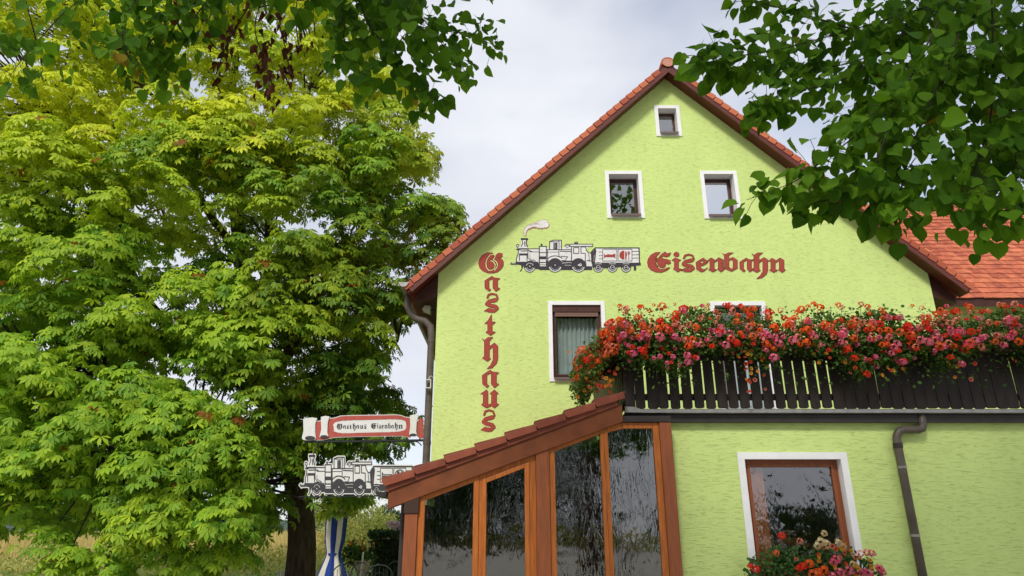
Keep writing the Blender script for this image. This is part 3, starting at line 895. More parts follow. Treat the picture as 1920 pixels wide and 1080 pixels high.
for zz in (at(800, 640, yp).z, at(800, 830, yp).z, 1.2):
    mb = MB(); mb.tube([(px, yp, zz-.03), (px, yp, zz+.03)], .073, 14); mb.build('pipe_collar', M['pipe'], dp)
mb = MB(); mb.tube([(px, yp, 3.66), (px+.1, yp, 3.66)], .012, 6); mb.build('pipe_bracket', M['zinc'], dp)

# lettering and mural painted on the gable
GAST = [('G',897.3,473,944,512),('a',909,518,937,546.4),('s',908,549.4,935,586),('t',909,590,928.6,629),('h',904.7,632.6,934,691.5),('a',904.3,694,935,727),('u',901.4,731,935,765),('s',901.8,767.4,929,809.6)]
EIS = [('E',1214,472.5,1257.5,511),('i',1260,473,1278,510),('s',1276.7,476,1302.5,510),('e',1305,483.7,1328,510),('n',1326.7,483,1358,510),('b',1355,474,1382.5,509),('a',1387,483.7,1412.5,510),('h',1410,474,1440,522.5),('n',1441,483.7,1472.5,511)]
for g in GAST+EIS:
    letter(g[0], g[1:], YW, house)
ink, body, icon = draw_train('red')
mu = lambda x, y, dy: at(880+x/5.647, 400+y/5.647, YW-dy)
mb = MB()
body.mesh(np.minimum(body.f, ink.f), lambda a, b: mu(a, b, .003), mb, 0)
ink.mesh(ink.f, lambda a, b: mu(a, b, .005), mb, 1)
icon.mesh(icon.f, lambda a, b: mu(a, b, .007), mb, 2)
tag(mb.build('locomotive_mural', [M['mural_white'], M['ink'], M['letter_red']], house), 'painted steam locomotive pulling a tender with bed and cutlery signs')
sm = Paint(560, 50, 860, 260, 2.5)
for x, y, r in ((590,225,12),(587,205,14),(592,185,16),(604,165,18),(622,148,20),(645,135,22),(668,125,22),(690,122,22),(712,122,26),(735,122,34),(762,115,44),(795,112,44),(812,120,32)):
    sm.disc(x, y, r)
base = sm.f.copy()
sm2 = Paint(560, 50, 860, 260, 2.5)
for x, y, r in ((640,165,7),(668,152,8),(700,152,8),(735,158,9),(770,160,9),(812,150,12),(655,120,6),(690,112,5),(720,110,5)):
    sm2.arc(x, y-8, r+6, 10, 170, 5)
mb = MB()
sm.mesh(np.minimum(base, np.roll(np.roll(base, 2, 1), 2, 0))-1.0, lambda a, b: mu(a, b, .003), mb, 1)
sm.mesh(base+2, lambda a, b: mu(a, b, .005), mb, 0)
sm2.mesh(sm2.f, lambda a, b: mu(a, b, .007), mb, 1)
mb.build('smoke_mural', [M['mural_white'], M['mural_pink']], house)

# wing at the right hand side behind the gable
mb = MB()
WX = 14.0; WY = YW+.95; wz = 6.25
mb.face([(XR, WY, 0), (WX, WY, 0), (WX, WY, wz), (XR, WY, wz)])
mb.face([(WX, WY, 0), (WX, WY+6, 0), (WX, WY+6, wz), (WX, WY+3, wz+2.9), (WX, WY, wz)])
mb.build('wing_wall', M['lime'], house)
mb = MB()
rid = at(1630, 386, WY+3).z
prof = []
nst = 24
e0 = (WY-.45, wz-.42); r0 = (WY+3, rid)
for i in range(nst):
    t0, t1 = i/nst, (i+1)/nst
    y0, z0 = e0[0]+(r0[0]-e0[0])*t0, e0[1]+(r0[1]-e0[1])*t0
    y1, z1 = e0[0]+(r0[0]-e0[0])*t1, e0[1]+(r0[1]-e0[1])*t1
    prof += [(y0, z0+.03), (y1, z1)]
prof += [(WY+6.4, wz-.42), (WY+6.4, wz-.56), (WY+3, rid-.14), (WY-.45, wz-.56)]
mb.prism_x(prof, XC+1.0, WX+.3)
mb.build('wing_roof', M['dark_soffit'], house)
mb = MB(); rt = random.Random(9)
sl_ = Vector((0, r0[0]-e0[0], r0[1]-e0[1])); L_ = sl_.length; sl_.normalize(); nr_ = Vector((0, -sl_.z, sl_.y))
for i in range(nst):
    x = XR-1.2+(.09 if i % 2 else 0)
    while x < WX+.3:
        p_ = Vector((x+rt.uniform(-.004, .004), e0[0], e0[1]))+sl_*(i*L_/nst+rt.uniform(-.008, .008))+nr_*.035
        q_ = p_+sl_*(L_/nst*1.25)-nr_*.018
        w_ = .174; th_ = nr_*.018; tw_ = nr_*rt.uniform(-.004, .004)
        a_ = [p_+tw_, p_+Vector((w_, 0, 0))-tw_, q_+Vector((w_, 0, 0)), q_]
        mb.raw([tuple(v) for v in a_]+[tuple(v+th_) for v in a_], [(4,5,6,7),(0,1,5,4),(1,2,6,5),(3,0,4,7)], rt.choice((0, 0, 1, 2)))
        x += .18
mb.build('roof_tile', [M['tile'], M['tile_b'], M['tile_c']], house, kind='stuff')

# ------------------------------------------------------------------ rain pipe on the extension
pr = thing('rain_pipe', (5.1, YX-.08, 0), 'dark bent rain pipe on lime wall under the right end of balcony', 'rain pipe')
pa = at(1692, 880, YX-.08)
pb = at(1688, 825, YX-.08)
mb = MB()
P = [(pa.x, YX-.08, 0.0), (pa.x, YX-.08, pb.z)]
for a in range(165, 89, -15):
    P.append((pa.x+.13+.13*math.cos(R(a)), YX-.08, pb.z+.13*math.sin(R(a))))
P += [(pa.x+.30, YX-.08, pb.z+.13), (pa.x+.35, YX-.08, pb.z+.145), (pa.x+.37, YX-.08, pb.z+.19), (pa.x+.37, YX-.08, ZX+.09)]
mb.tube(P, .05, 12)
mb.build('pipe', M['pipe'], pr, smooth=True)
mb = MB(); mb.tube([(pa.x, YX-.08, pb.z-.10), (pa.x, YX-.08, pb.z-.04)], .057, 12); mb.build('collar', M['dark_metal'], pr)
for zz in (2.3, 1.5, .6):
    mb = MB(); mb.tube([(pa.x, YX-.08, zz-.015), (pa.x, YX-.08, zz+.015)], .056, 12); mb.box(pa.x-.012, pa.x+.012, YX-.045, YX-.002, zz-.012, zz+.012); mb.build('pipe_bracket', M['zinc'], pr)

# ------------------------------------------------------------------ balcony
BX0 = 1.46; BX1 = XX1+.1; BY = YX-.06
balc = thing('balcony', (BX0, BY, ZX), 'dark wooden slatted balcony with grey metal edge on the ground floor extension', 'balcony')
mb = MB(); mb.box(BX0, BX1, BY+.02, YW-.01, ZX+.004, ZX+.10); mb.build('floor_slab', M['dark_metal'], balc)
mb = MB(); mb.box(BX0-.02, BX1, BY-.03, BY+.018, ZX-.03, ZX+.075); mb.build('fascia', M['dark_metal'], balc, bevel=.004)
mb = MB()
mb.prism_x([(BY-.10, ZX+.085), (BY-.10, ZX+.125), (BY-.085, ZX+.135), (BY+.01, ZX+.135), (BY+.01, ZX+.08), (BY-.085, ZX+.08)], BX0-.01, BX1)
mb.build('metal_edge', M['zinc'], balc)
mb = MB()
mb.prism([(BX0-.02, ZX+.085), (BX0+.20, ZX+.085), (BX0+.17, ZX+.13), (BX0+.10, ZX+.155), (BX0-.02, ZX+.16)], BY-.12, BY-.102)
mb.build('edge_cap', M['zinc'], balc)
for z0, z1 in ((ZX+.27, ZX+.35), (ZX+.80, ZX+.88)):
    mb = MB(); mb.box(BX0+.02, BX1, BY+.03, BY+.075, z0, z1); mb.build('rail', M['board'], balc)
    mb = MB(); mb.box(BX0+.03, BX0+.075, BY+.08, YW-.02, z0, z1); mb.build('rail', M['board'], balc)
bw, pitch = 0.123, 0.151
bm_ = MB()
zb0, zb1 = ZX+.155, ZX+1.02
bm_.prism([(0, .02), (.012, .006), (.03, 0), (bw-.03, 0), (bw-.012, .006), (bw, .02), (bw, zb1-zb0), (0, zb1-zb0)], 0, .026)
o = bm_.build('board', M['board'], bevel=.003); bme = o.data; bpy.data.objects.remove(o)
bm_ = MB(); bq = .143
bm_.prism([(0, .02), (.012, .006), (.03, 0), (bq-.03, 0), (bq-.012, .006), (bq, .02), (bq, zb1-zb0), (0, zb1-zb0)], 0, .026)
o = bm_.build('board', M['board'], bevel=.003); bme_wide = o.data; bpy.data.objects.remove(o)
nb = int((BX1-BX0)/pitch)+1
for i in range(nb):
    o = link('board', bme_wide if (BX0+i*pitch > 4.15 or i in (0, 2)) else bme, balc, bevel=.003)
    o.location = (i*pitch+random.uniform(-.006, .006), random.uniform(0, .003), zb0-ZX+random.uniform(-.006, .006))
    o.rotation_euler = (0, random.uniform(-.006, .006), 0)
ns = int((YW-BY-.1)/pitch)
for i in range(ns):
    o = link('board', bme, balc, bevel=.003)
    o.location = (0.026, .1+i*pitch, zb0-ZX)
    o.rotation_euler = (0, 0, R(90))
mb = MB(); mb.box(BX0-.02, BX1, BY-.03, BY+.09, zb1-.001, zb1+.035); mb.build('handrail', M['board'], balc, bevel=.005)
mb = MB(); mb.box(BX0-.02, BX0+.09, BY+.095, YW-.02, zb1-.001, zb1+.035); mb.build('handrail', M['board'], balc, bevel=.005)

# ------------------------------------------------------------------ conservatory
YC = 8.48
cons = thing('conservatory', (0, YC, 0), 'orange wood conservatory with sloping red tiled roof and wavy glass panes', 'conservatory')
def cpt(x, y): 
    p = at(x, y, YC); return (p.x, p.z)
def vert(xtop, ytop, xbot):
    """world x of an upright seen at both ends"""
    return 0.5*(at(xtop, ytop, YC).x + at(xbot, 1080, YC).x)
# sloping head line (world): through two sighted points
p0 = at(785, 933, YC); p1 = at(1005, 850, YC)
hs = (p1.z-p0.z)/(p1.x-p0.x)
head = lambda x: p0.z+hs*(x-p0.x)
xk = at(1167, 792, YC).x
ztop = at(1200, 792, YC).z
headz = lambda x: min(head(x), ztop)
ux = dict(
 post_l=(vert(760, 963, 753), vert(785, 940, 778)),
 p1=(vert(797, 940, 791), vert(889, 907, 884)),
 p2=(vert(912, 906, 909), vert(985, 881, 985)),
 post_m=(vert(1006, 848, 1006), vert(1030, 848, 1033)),
 p3=(vert(1041, 849, 1044), vert(1125, 819, 1136)),
 p4=(vert(1141, 814, 1151), vert(1224, 804, 1243)),
 post_r=(vert(1236, 792, 1255), vert(1258, 792, 1279)))
def upright(name, x0, x1, y0, y1, m, drop=0.0, z0=0.0):
    mb = MB(); mb.prism([(x0, z0), (x1, z0), (x1, headz(x1)-drop), (x0, headz(x0)-drop)], y0, y1)
    return mb.build(name, M[m], cons, bevel=.006)
x0, x1 = ux['post_l']
capz = at(770, 963, YC).z
mb = MB(); mb.box(x0, x1, YC-.03, YC+.10, 0, capz); mb.build('post', M['post'], cons, bevel=.006)
mb = MB(); mb.prism([(x0-.012, capz+.001), (x1+.012, capz+.001), (x1+.012, headz(x1)-.001), (x0-.012, headz(x0)-.001)], YC-.045, YC+.11); mb.build('post_head', M['planter'], cons, bevel=.004)
upright('post', *ux['post_m'], YC-.03, YC+.10, 'post', .002)
upright('post', *ux['post_r'], YC-.03, YC+.10, 'post', .002)
def sash(key, xl, xr, prof, sunk=0.0):
    """one glazed light: orange frame from xl to xr round the pane, following the sloping head"""
    a, b = ux[key]
    fl, fr_ = a-xl, xr-b
    ht = prof
    w = MB()
    y0, y1 = YC+sunk, YC+.07
    w.prism([(xl, .3), (a, .3), (a, headz(a)-.002), (xl, headz(xl)-.002)], y0, y1)
    w.prism([(b, .3), (xr, .3), (xr, headz(xr)-.002), (b, headz(b)-.002)], y0, y1)
    xs = [a] + ([xk] if a < xk < b else []) + [b]
    for q0, q1 in zip(xs[:-1], xs[1:]):
        w.prism([(q0+.0003, headz(q0)-ht), (q1-.0003, headz(q1)-ht), (q1-.0003, headz(q1)-.002), (q0+.0003, headz(q0)-.002)], y0+.001, y1-.001)
    w.box(a+.0003, b-.0003, y0+.001, y1-.001, .3, .42)
    f = w.build('window_frame', M['wood'], cons, bevel=.005)
    g = MB()
    pts = [(a-.004, .41), (b+.004, .41)] + [(q, headz(q)-ht+.004) for q in reversed(xs)]
    pts = [(pts[0][0], pts[0][1]), (pts[1][0], pts[1][1])] + [(min(max(q, a-.004), b+.004), z) for q, z in pts[2:]]
    g.face([(q, YC+.035, z) for q, z in pts])
    g.build('pane', M['glass_wavy'], f)
    return f
xm1 = vert(901, 907, 893)
sash('p1', ux['post_l'][1]+.001, xm1-.001, .06)
xm2l = xm1+.001
f2 = sash('p2', xm2l, ux['post_m'][0]-.001, .11, .012)
# opening casement inside the second light
a, b = ux['p2']
mb = MB()
for q0, q1 in ((a-.036, a+.006), (b-.006, b+.05)):
    mb.prism([(q0, .4), (q1, .4), (q1, headz(q1)-.075), (q0, headz(q0)-.075)], YC-.006, YC+.011)
mb.prism([(a+.007, headz(a)-.125), (b-.007, headz(b)-.125), (b-.007, headz(b)-.075), (a+.007, headz(a)-.075)], YC-.005, YC+.011)
mb.build('casement', M['wood'], f2, bevel=.004)
xm3 = 0.5*(ux['p3'][1]+ux['p4'][0])
sash('p3', ux['post_m'][1]+.001, xm3-.001, .06)
sash('p4', xm3+.001, ux['post_r'][0]-.001, .075)
mb = MB(); mb.box(ux['post_l'][1], ux['post_r'][0], YC-.02, YC+.09, 0, .299); mb.build('plinth', M['post'], cons)
# raking beam between glass and tiles
th = at(1000, 800, YC).z - at(1000, 850, YC).z
xa = at(728, 945, YC).x
bt = lambda x: head(x)+.26
mb = MB()
xr_ = at(1167, 780, YC).x
mb.prism([(xa, head(xa)), (xk, headz(xk)+.001), (xk, min(bt(xk), 3.06)), (xk-.2, bt(xk-.2)), (xa, bt(xa))], YC-.05, YC+.09)
mb.build('beam', M['beam'], cons, bevel=.005)
mb = MB(); mb.box(xk+.002, ux['post_r'][1], YC-.04, YC+.09, ztop+.001, ztop+.075); mb.build('head_beam', M['dark_metal'], cons, bevel=.004)
mb = MB()                               # trim board under the tiles
mb.prism([(xa-.03, bt(xa-.03)-.055), (xk-.06, bt(xk-.06)-.055), (xk-.06, bt(xk-.06)+.01), (xa-.03, bt(xa-.03)+.01)], YC-.075, YC-.051)
mb.build('verge_board', M['cons_tile_b'], cons, bevel=.003)
# roof deck and tiles
xe_ = at(716, 905, YC-.1).x
xt_ = at(1168, 745, YC-.1).x
ra = math.atan(hs)
mb = MB()
mb.prism([(xe_+.06, bt(xe_)+.02), (xt_, bt(xt_)+.02), (xt_, bt(xt_)+.06), (xe_+.06, bt(xe_)+.06)], YC-.05, YW-.02)
mb.build('roof', M['cons_tile'], cons)
L8 = (xt_-xe_)/math.cos(ra)/8
tms = []
for mm in ('cons_tile', 'cons_tile_b'):
    m = MB()
    m.box(0, L8*1.10, 0.0, .32, 0.0, 0.02)
    m.prism([(0.0, 0.02), (0.0, -.012), (.02, -.068), (L8*1.0, -.068), (L8*1.03, .02)], -.03, -.0005)
    m.prism([(0.0, .021), (0.0, .04), (.06, .04), (L8*.96, .021)], -.03, .32)
    o = m.build('verge_tile', M[mm]); me = o.data; bpy.data.objects.remove(o); tms.append(me)
for i in range(8):
    o = link('verge_tile', tms[i % 2] if i != 3 else tms[0], cons, bevel=.006)
    x = xe_+i*L8*math.cos(ra)
    p = Vector((x, YC-.085, bt(x)+.085))-Vector((0, YC, 0))
    o.location = p
    o.rotation_euler = (0, -ra+R(2.6)+random.uniform(-.006, .006), 0)
# eave gutter of the conservatory and inner space
mb = MB()
cgx, cgz = xe_-.02, bt(xe_)-.03
ring = [(cgx+.07*math.cos(R(a)), cgz+.07*math.sin(R(a))) for a in range(180, 361, 20)]
ring2 = [(cgx+.063*math.cos(R(a)), cgz+.063*math.sin(R(a))) for a in range(360, 179, -20)]
mb.prism(ring+ring2, YC+.02, YW); mb.prism(ring, YC+.015, YC+.0195)
mb.build('gutter', M['dark_metal'], cons)
mb = MB()
p = at(757, 968, YC+.35); mb.tube([(p.x, YC+.35, p.z+.15), (p.x, YC+.35, 0)], .04, 10); mb.build('downpipe', M['dark_metal'], cons)
mb = MB()
lx = ux['post_l'][0]+.05
mb.face([(lx, YC+.1, 0), (lx, YW-.05, 0), (lx, YW-.05, headz(lx)), (lx, YC+.1, headz(lx))])
mb.build('side_panel', M['wood'], cons)
mb = MB(); mb.face([(lx, YC+.1, .06), (XX0, YC+.1, .06), (XX0, YW-.03, .06), (lx, YW-.03, .06)]); mb.build('floor', M['interior'], cons)
mb = MB(); mb.face([(lx+.01, YW-.6, .07), (XX0-.01, YW-.6, .07), (XX0-.01, YW-.6, 2.95), (xk, YW-.6, head(xk)+.02), (lx+.01, YW-.6, head(lx)+.27)]); mb.build('inner_wall', M['interior'], cons)

# ------------------------------------------------------------------ projecting sign
YS = 13.0
sign = thing('projecting_sign', (XL, YS, 0), 'red and white scroll sign above a cut-out steam locomotive on an iron bracket', 'sign')
S5 = lambda x, y, dy=0.0: at(550+x/5.686, 760+y/5.686, YS-dy)
def plate(poly, name, m, parent, y0, y1):
    mb = MB(); mb.prism([(S5(x, y).x, S5(x, y).z) for x, y in poly], y0, y1)
    return mb.build(name, M[m], parent)
plate([(236,172),(310,158),(385,138),(440,132),(505,110),(640,105),(1100,98),(1150,104),(1195,122),(1252,128),(1250,350),(1200,338),(1150,330),(640,338),(440,345),(330,372),(236,376)], 'banner', 'sign_white', sign, YS-.012, YS+.012)
ban = Paint(200, 80, 1420, 400, 2.4)
ban.poly([(240,178),(312,163),(388,143),(442,138),(507,116),(640,111),(1100,104),(1148,110),(1192,128),(1246,134),(1244,343),(1200,332),(1150,324),(640,332),(440,338),(330,365),(240,370)])
field = Paint(200, 80, 1420, 400, 2.4)
pts = []
rr = random.Random(3)
for i in range(90):
    t = i/90*2*math.pi
    ex = 815+390*math.copysign(abs(math.cos(t))**0.35, math.cos(t)); ey = 222+68*math.copysign(abs(math.sin(t))**0.45, math.sin(t))-(ex-815)*.025
    q = 1+rr.uniform(-.04, .05)
    pts.append((815+(ex-815)*(1+rr.uniform(-.02,.01)), 222+(ey-222)*q))
field.poly(pts)
red = np.maximum(ban.f, -field.f)
mb = MB(); ban.mesh(red, lambda a, b: S5(a, b, .016), mb, 0)
txt = Paint(430, 160, 1200, 300, 1.6)
tx = [('G',462,192,522,256),('a',528,210,562,250),('s',566,206,592,250),('t',596,200,622,252),('h',630,192,664,270),('a',670,208,704,250),('u',710,208,746,250),('s',752,202,780,250),('E',828,188,884,250),('i',890,190,906,248),('s',910,204,936,248),('e',940,206,966,248),('n',970,206,1004,248),('b',1008,188,1036,248),('a',1042,206,1072,248),('h',1078,184,1112,266),('n',1118,204,1166,250)]
for g in tx: draw_glyph(txt, *g)
txt.mesh(txt.f+.1, lambda a, b: S5(a, b, .018), mb, 1)
mb.build('banner_lettering', [M['sign_red'], M['sign_grey']], sign)
for poly, mouth in (([(112,150),(150,138),(215,133),(258,142),(240,200),(236,290),(246,350),(238,368),(180,380),(110,370),(98,350),(115,280)], (178,350,54,24)),
                    ([(300,128),(345,116),(390,122),(372,190),(368,290),(378,330),(360,348),(310,350),(286,338),(304,260)], (328,333,40,16)),
                    ([(1245,112),(1290,100),(1338,104),(1318,180),(1312,280),(1320,318),(1296,332),(1250,330),(1238,312),(1252,220)], (1278,316,38,16))):
    sc = plate(poly, 'scroll', 'sign_white', sign, YS-.045, YS+.02)
    pm = Paint(mouth[0]-80, mouth[1]-50, mouth[0]+80, mouth[1]+50, 2.2); pm.disc(mouth[0], mouth[1], mouth[2], ry=mouth[3])
    mb = MB(); pm.mesh(pm.f, lambda a, b: S5(a, b, .049), mb, 0); mb.build('scroll_mouth', M['sign_grey'], sc)
plate([(1318,190),(1340,145),(1388,138),(1388,350),(1345,352),(1318,320)], 'banner_end', 'sign_red', sign, YS-.010, YS+.010)
# cut-out engine
ink2, body2, icon2 = draw_train('dark')
SG = lambda x, y, dy: S5(65+(x-430)*.879, 530+(y-265)*1.21, dy)
sil = np.minimum(body2.f, ink2.f)-10
mb = MB(); body2.mesh(sil, lambda a, b: SG(a, b, .006), mb, 0)
body2.mesh(sil, lambda a, b: SG(a, b, -.006), mb, 0)
ink2.mesh(ink2.f-.6, lambda a, b: SG(a, b, .009), mb, 1)
icon2.mesh(icon2.f-1.5, lambda a, b: SG(a, b, .011), mb, 1)
mb.build('locomotive', [M['sign_white'], M['sign_grey']], sign)
# iron bracket
mb = MB()
def bar(pts, r): mb.tube([S5(x, y) for x, y in pts], r, 6)
bar([(120,388),(640,385),(1450,372)], .022)
bar([(60,975),(1000,965),(1450,960)], .014)
bar([(330,388),(330,360)], .012); bar([(640,385),(640,335)], .012); bar([(1100,378),(1100,330)], .012)
bar([(1440,340),(1440,1000)], .02)
def curl(cx, cy, r, a0, a1, w=.010): bar([(cx+r*math.cos(R(a0+(a1-a0)*i/14))*(1-.25*i/14), cy+r*math.sin(R(a0+(a1-a0)*i/14))*(1-.25*i/14)) for i in range(15)], w)
curl(830,480,95,170,330); curl(1080,490,100,190,380); curl(1300,470,100,170,330); curl(1130,530,60,0,200,.008); curl(960,350,40,0,260,.008); curl(1180,345,35,180,420,.008)
bar([(740,560),(740,480),(760,430)], .010); bar([(1000,600),(990,540),(1010,440)], .010); bar([(1200,560),(1190,470),(1230,410)], .010)
bar([(280,400),(240,470),(215,525)], .012)
mb.build('bracket', M['iron'], sign)

# ------------------------------------------------------------------ lamp and lantern by the corner
lp = at(805, 580, YW+.35)
fl = thing('floodlight', lp, 'small pale floodlight under the dark eaves beside the downpipe', 'floodlight')
mb = MB(); mb.raw([(lp.x-.13, YW+.25, lp.z-.02), (lp.x+.02, YW+.25, lp.z-.08), (lp.x+.02, YW+.47, lp.z-.08), (lp.x-.13, YW+.47, lp.z-.02), (lp.x-.08, YW+.28, lp.z+.07), (lp.x+.03, YW+.28, lp.z+.05), (lp.x+.03, YW+.44, lp.z+.05), (lp.x-.08, YW+.44, lp.z+.07)],
    [(0,1,2,3),(4,5,6,7),(0,1,5,4),(1,2,6,5),(2,3,7,6),(3,0,4,7)]); mb.build('housing', M['pale_lamp'], fl, bevel=.006)
mb = MB(); mb.tube([(lp.x+.02, YW+.36, lp.z), (XL, YW+.36, lp.z-.02)], .014, 6); mb.build('arm', M['iron'], fl)
la = at(803, 720, YW-.02)
lt = thing('wire_lantern', la, 'small pale wire lantern hooked on the downpipe', 'lantern')
mb = MB()
h = .075; w_ = .045
for sx in (-1, 1):
    for sy in (-1, 1): mb.tube([(la.x+sx*w_, la.y+sy*.03, la.z-h), (la.x+sx*w_, la.y+sy*.03, la.z+h)], .007, 5)
for zz in (-h, h):
    mb.box(la.x-w_-.006, la.x+w_+.006, la.y-.036, la.y+.036, la.z+zz-.006, la.z+zz+.006)
mb.build('frame', M['sign_white'], lt)
mb = MB(); mb.tube([(la.x, la.y, la.z+h), (la.x+.015, la.y, la.z+h+.05), (la.x+.045, la.y, la.z+h+.075), (la.x+.075, la.y+.02, la.z+h+.05)], .006, 5); mb.build('hook', M['sign_white'], lt)

# ------------------------------------------------------------------ leaves: templates
def chestnut_template(nl=6, seed=0):
    r = np.random.default_rng(seed)
    V = []; T = []
    for i in range(nl):
        a = R(-105+210*i/(nl-1)) + r.uniform(-.08, .08)
        L = (0.62+0.38*math.cos(a*0.6))*r.uniform(.9, 1.08); W = L*0.19*r.uniform(.9, 1.1)
        dr = r.uniform(.25, .6)
        d = np.array([math.cos(a), math.sin(a), 0]); s = np.array([-math.sin(a), math.cos(a), 0])
        pt = lambda t, w, z: d*(L*t) + s*w + np.array([0, 0, z])
        drop = lambda t: -dr*L*t*t*.9
        b = len(V)
        V += [pt(.02, 0, 0), pt(.30, W*.45, drop(.30)+.015), pt(.30, -W*.45, drop(.30)+.015), pt(.45, 0, drop(.45)-.02), pt(.66, W, drop(.66)+.03), pt(.66, -W, drop(.66)+.03), pt(1.0, 0, drop(1.0))]
        T += [(b, b+3, b+1), (b, b+2, b+3), (b+1, b+3, b+4), (b+2, b+5, b+3), (b+4, b+3, b+6), (b+3, b+5, b+6)]
    return np.array(V), np.array(T)
def linden_template():
    h_ = [(-.05, .16), (-.02, .32), (.10, .45), (.28, .50), (.48, .46), (.66, .34), (.80, .19), (.90, .07)]
    pts = [(0, 0)] + h_ + [(1.0, 0.02)] + [(a, -b*.94) for a, b in reversed(h_)]
    V = [np.array([.30, 0, -.05])] + [np.array([x, y, abs(y)*.28-0.10*x*x]) for x, y in pts]
    n = len(pts)
    T = [(0, 1+i, 1+(i+1) % n) for i in range(n)]
    return np.array(V), np.array(T)
def oval_template():
    V = np.array([[0,0,0],[.5,.28,.06],[.55,0,-.02],[.5,-.28,.06],[1,0,-.08]])
    T = np.array([(0,2,1),(0,3,2),(1,2,4),(2,3,4)])
    return V, T
def round_template():
    V = [np.array([0.4,0,-.06])]+[np.array([.45+.5*math.cos(R(a)), .52*math.sin(R(a)), .05*math.cos(R(3*a))]) for a in range(0, 360, 60)]
    T = [(0, 1+i, 1+(i+1) % 6) for i in range(6)]
    return np.array(V), np.array(T)
CHT = [chestnut_template(6, 1), chestnut_template(7, 2), chestnut_template(5, 3)]
LIT = linden_template()

def pick_front(P, n, cell=22, xlim=(0, 1920), ylim=(0, 1080)):
    x, y, d = project(P)
    ok = (x > xlim[0]) & (x < xlim[1]) & (y > ylim[0]) & (y < ylim[1]) & (d > .3)
    best = {}
    for i in np.where(ok)[0]:
        k = (int(x[i]//cell), int(y[i]//cell))
        if k not in best or d[i] < d[best[k]]: best[k] = i
    ids = sorted(best.values(), key=lambda i: d[i])
    return np.array(ids[:n], dtype=int)

def leaf_parts(name, parent, meshes, P, FR, S, which):
    org = np.array(world_org(parent))
    for i, mi in zip(range(len(P)), which):
        o = bpy.data.objects.new(name, meshes[mi]); COL.objects.link(o); o.parent = parent
        m4 = np.eye(4); m4[:3, :3] = FR[i]*S[i]; m4[:3, 3] = P[i]-org
        o.matrix_basis = Matrix(m4.tolist())

# ------------------------------------------------------------------ horse chestnut at the left
chest = thing('chestnut_tree', (at(563, 1075, 16).x, 16, 0), 'tall leafy horse chestnut with yellowing top filling the left side', 'tree')
TY = 16.0
def smooth_path(pts, k=4):
    pts = [Vector(p) for p in pts]; out = []
    for i in range(len(pts)-1):
        p0 = pts[max(i-1, 0)]; p1 = pts[i]; p2 = pts[i+1]; p3 = pts[min(i+2, len(pts)-1)]
        for j in range(k):
            t = j/k
            out.append(0.5*((2*p1)+(p2-p0)*t+(2*p0-5*p1+4*p2-p3)*t*t+(3*p1-p0-3*p2+p3)*t**3))
    out.append(pts[-1]); return out
def limb(mb, pts, r0, r1, n=10, k=4):
    path = smooth_path(pts, k); L = len(path)
    mb.tube(path, [r0+(r1-r0)*(i/(L-1)) for i in range(L)], n)
tb = at(563, 1075, TY)
mb = MB()
limb(mb, [(tb.x+.03, TY, 0), (tb.x, TY, .6), at(566, 1000, TY), at(555, 900, TY), at(510, 770, TY), at(468, 600, TY), at(452, 480, TY), at(440, 340, TY)], .36, .17, 14)
mb.build('trunk', M['bark'], chest, smooth=True)
limbs = [
 ([at(440,340,TY), at(430,220,TY), at(445,90,TY), at(450,-60,TY+.3)], .17, .04),
 ([at(505,760,TY), at(420,690,TY-.2), at(340,635,TY-.5), at(270,560,TY-.8), at(225,470,TY-1), at(150,350,TY-1), at(100,220,TY-1)], .21, .05),
 ([at(475,640,TY), at(500,500,TY), at(510,380,TY-.2), at(560,250,TY), at(590,120,TY)], .15, .04),
 ([at(500,750,TY), at(560,620,TY), at(620,520,TY+.3), at(700,400,TY+.5), at(770,300,TY+.6)], .15, .035),
 ([at(545,870,TY), at(620,760,TY), at(690,700,TY+.3), at(745,640,TY+.5)], .10, .03),
 ([at(452,480,TY), at(380,380,TY-.5), at(320,240,TY-.6), at(280,130,TY-.5)], .13, .03),
 ([at(340,635,TY-.5), at(250,680,TY-1.2), at(160,700,TY-1.6), at(60,690,TY-1.6)], .11, .03),
 ([at(535,830,TY), at(430,820,TY-1), at(330,830,TY-1.8), at(230,850,TY-2.2)], .09, .02),
 ([at(540,860,TY), at(480,900,TY-1), at(420,930,TY-1.6)], .06, .02),
 ([at(225,470,TY-1), at(240,330,TY-1), at(225,270,TY-1)], .10, .05),
 ([at(440,340,TY), at(380,250,TY+.3), at(300,190,TY+.4), at(250,150,TY+.5)], .09, .04),
]
mb = MB()
for p, a, b in limbs: limb(mb, p, a, b, 8)
LP = np.array([tuple(q) for p, a, b in limbs for q in smooth_path(p, 5)])
mb.build('limb', M['bark'], chest, smooth=True)

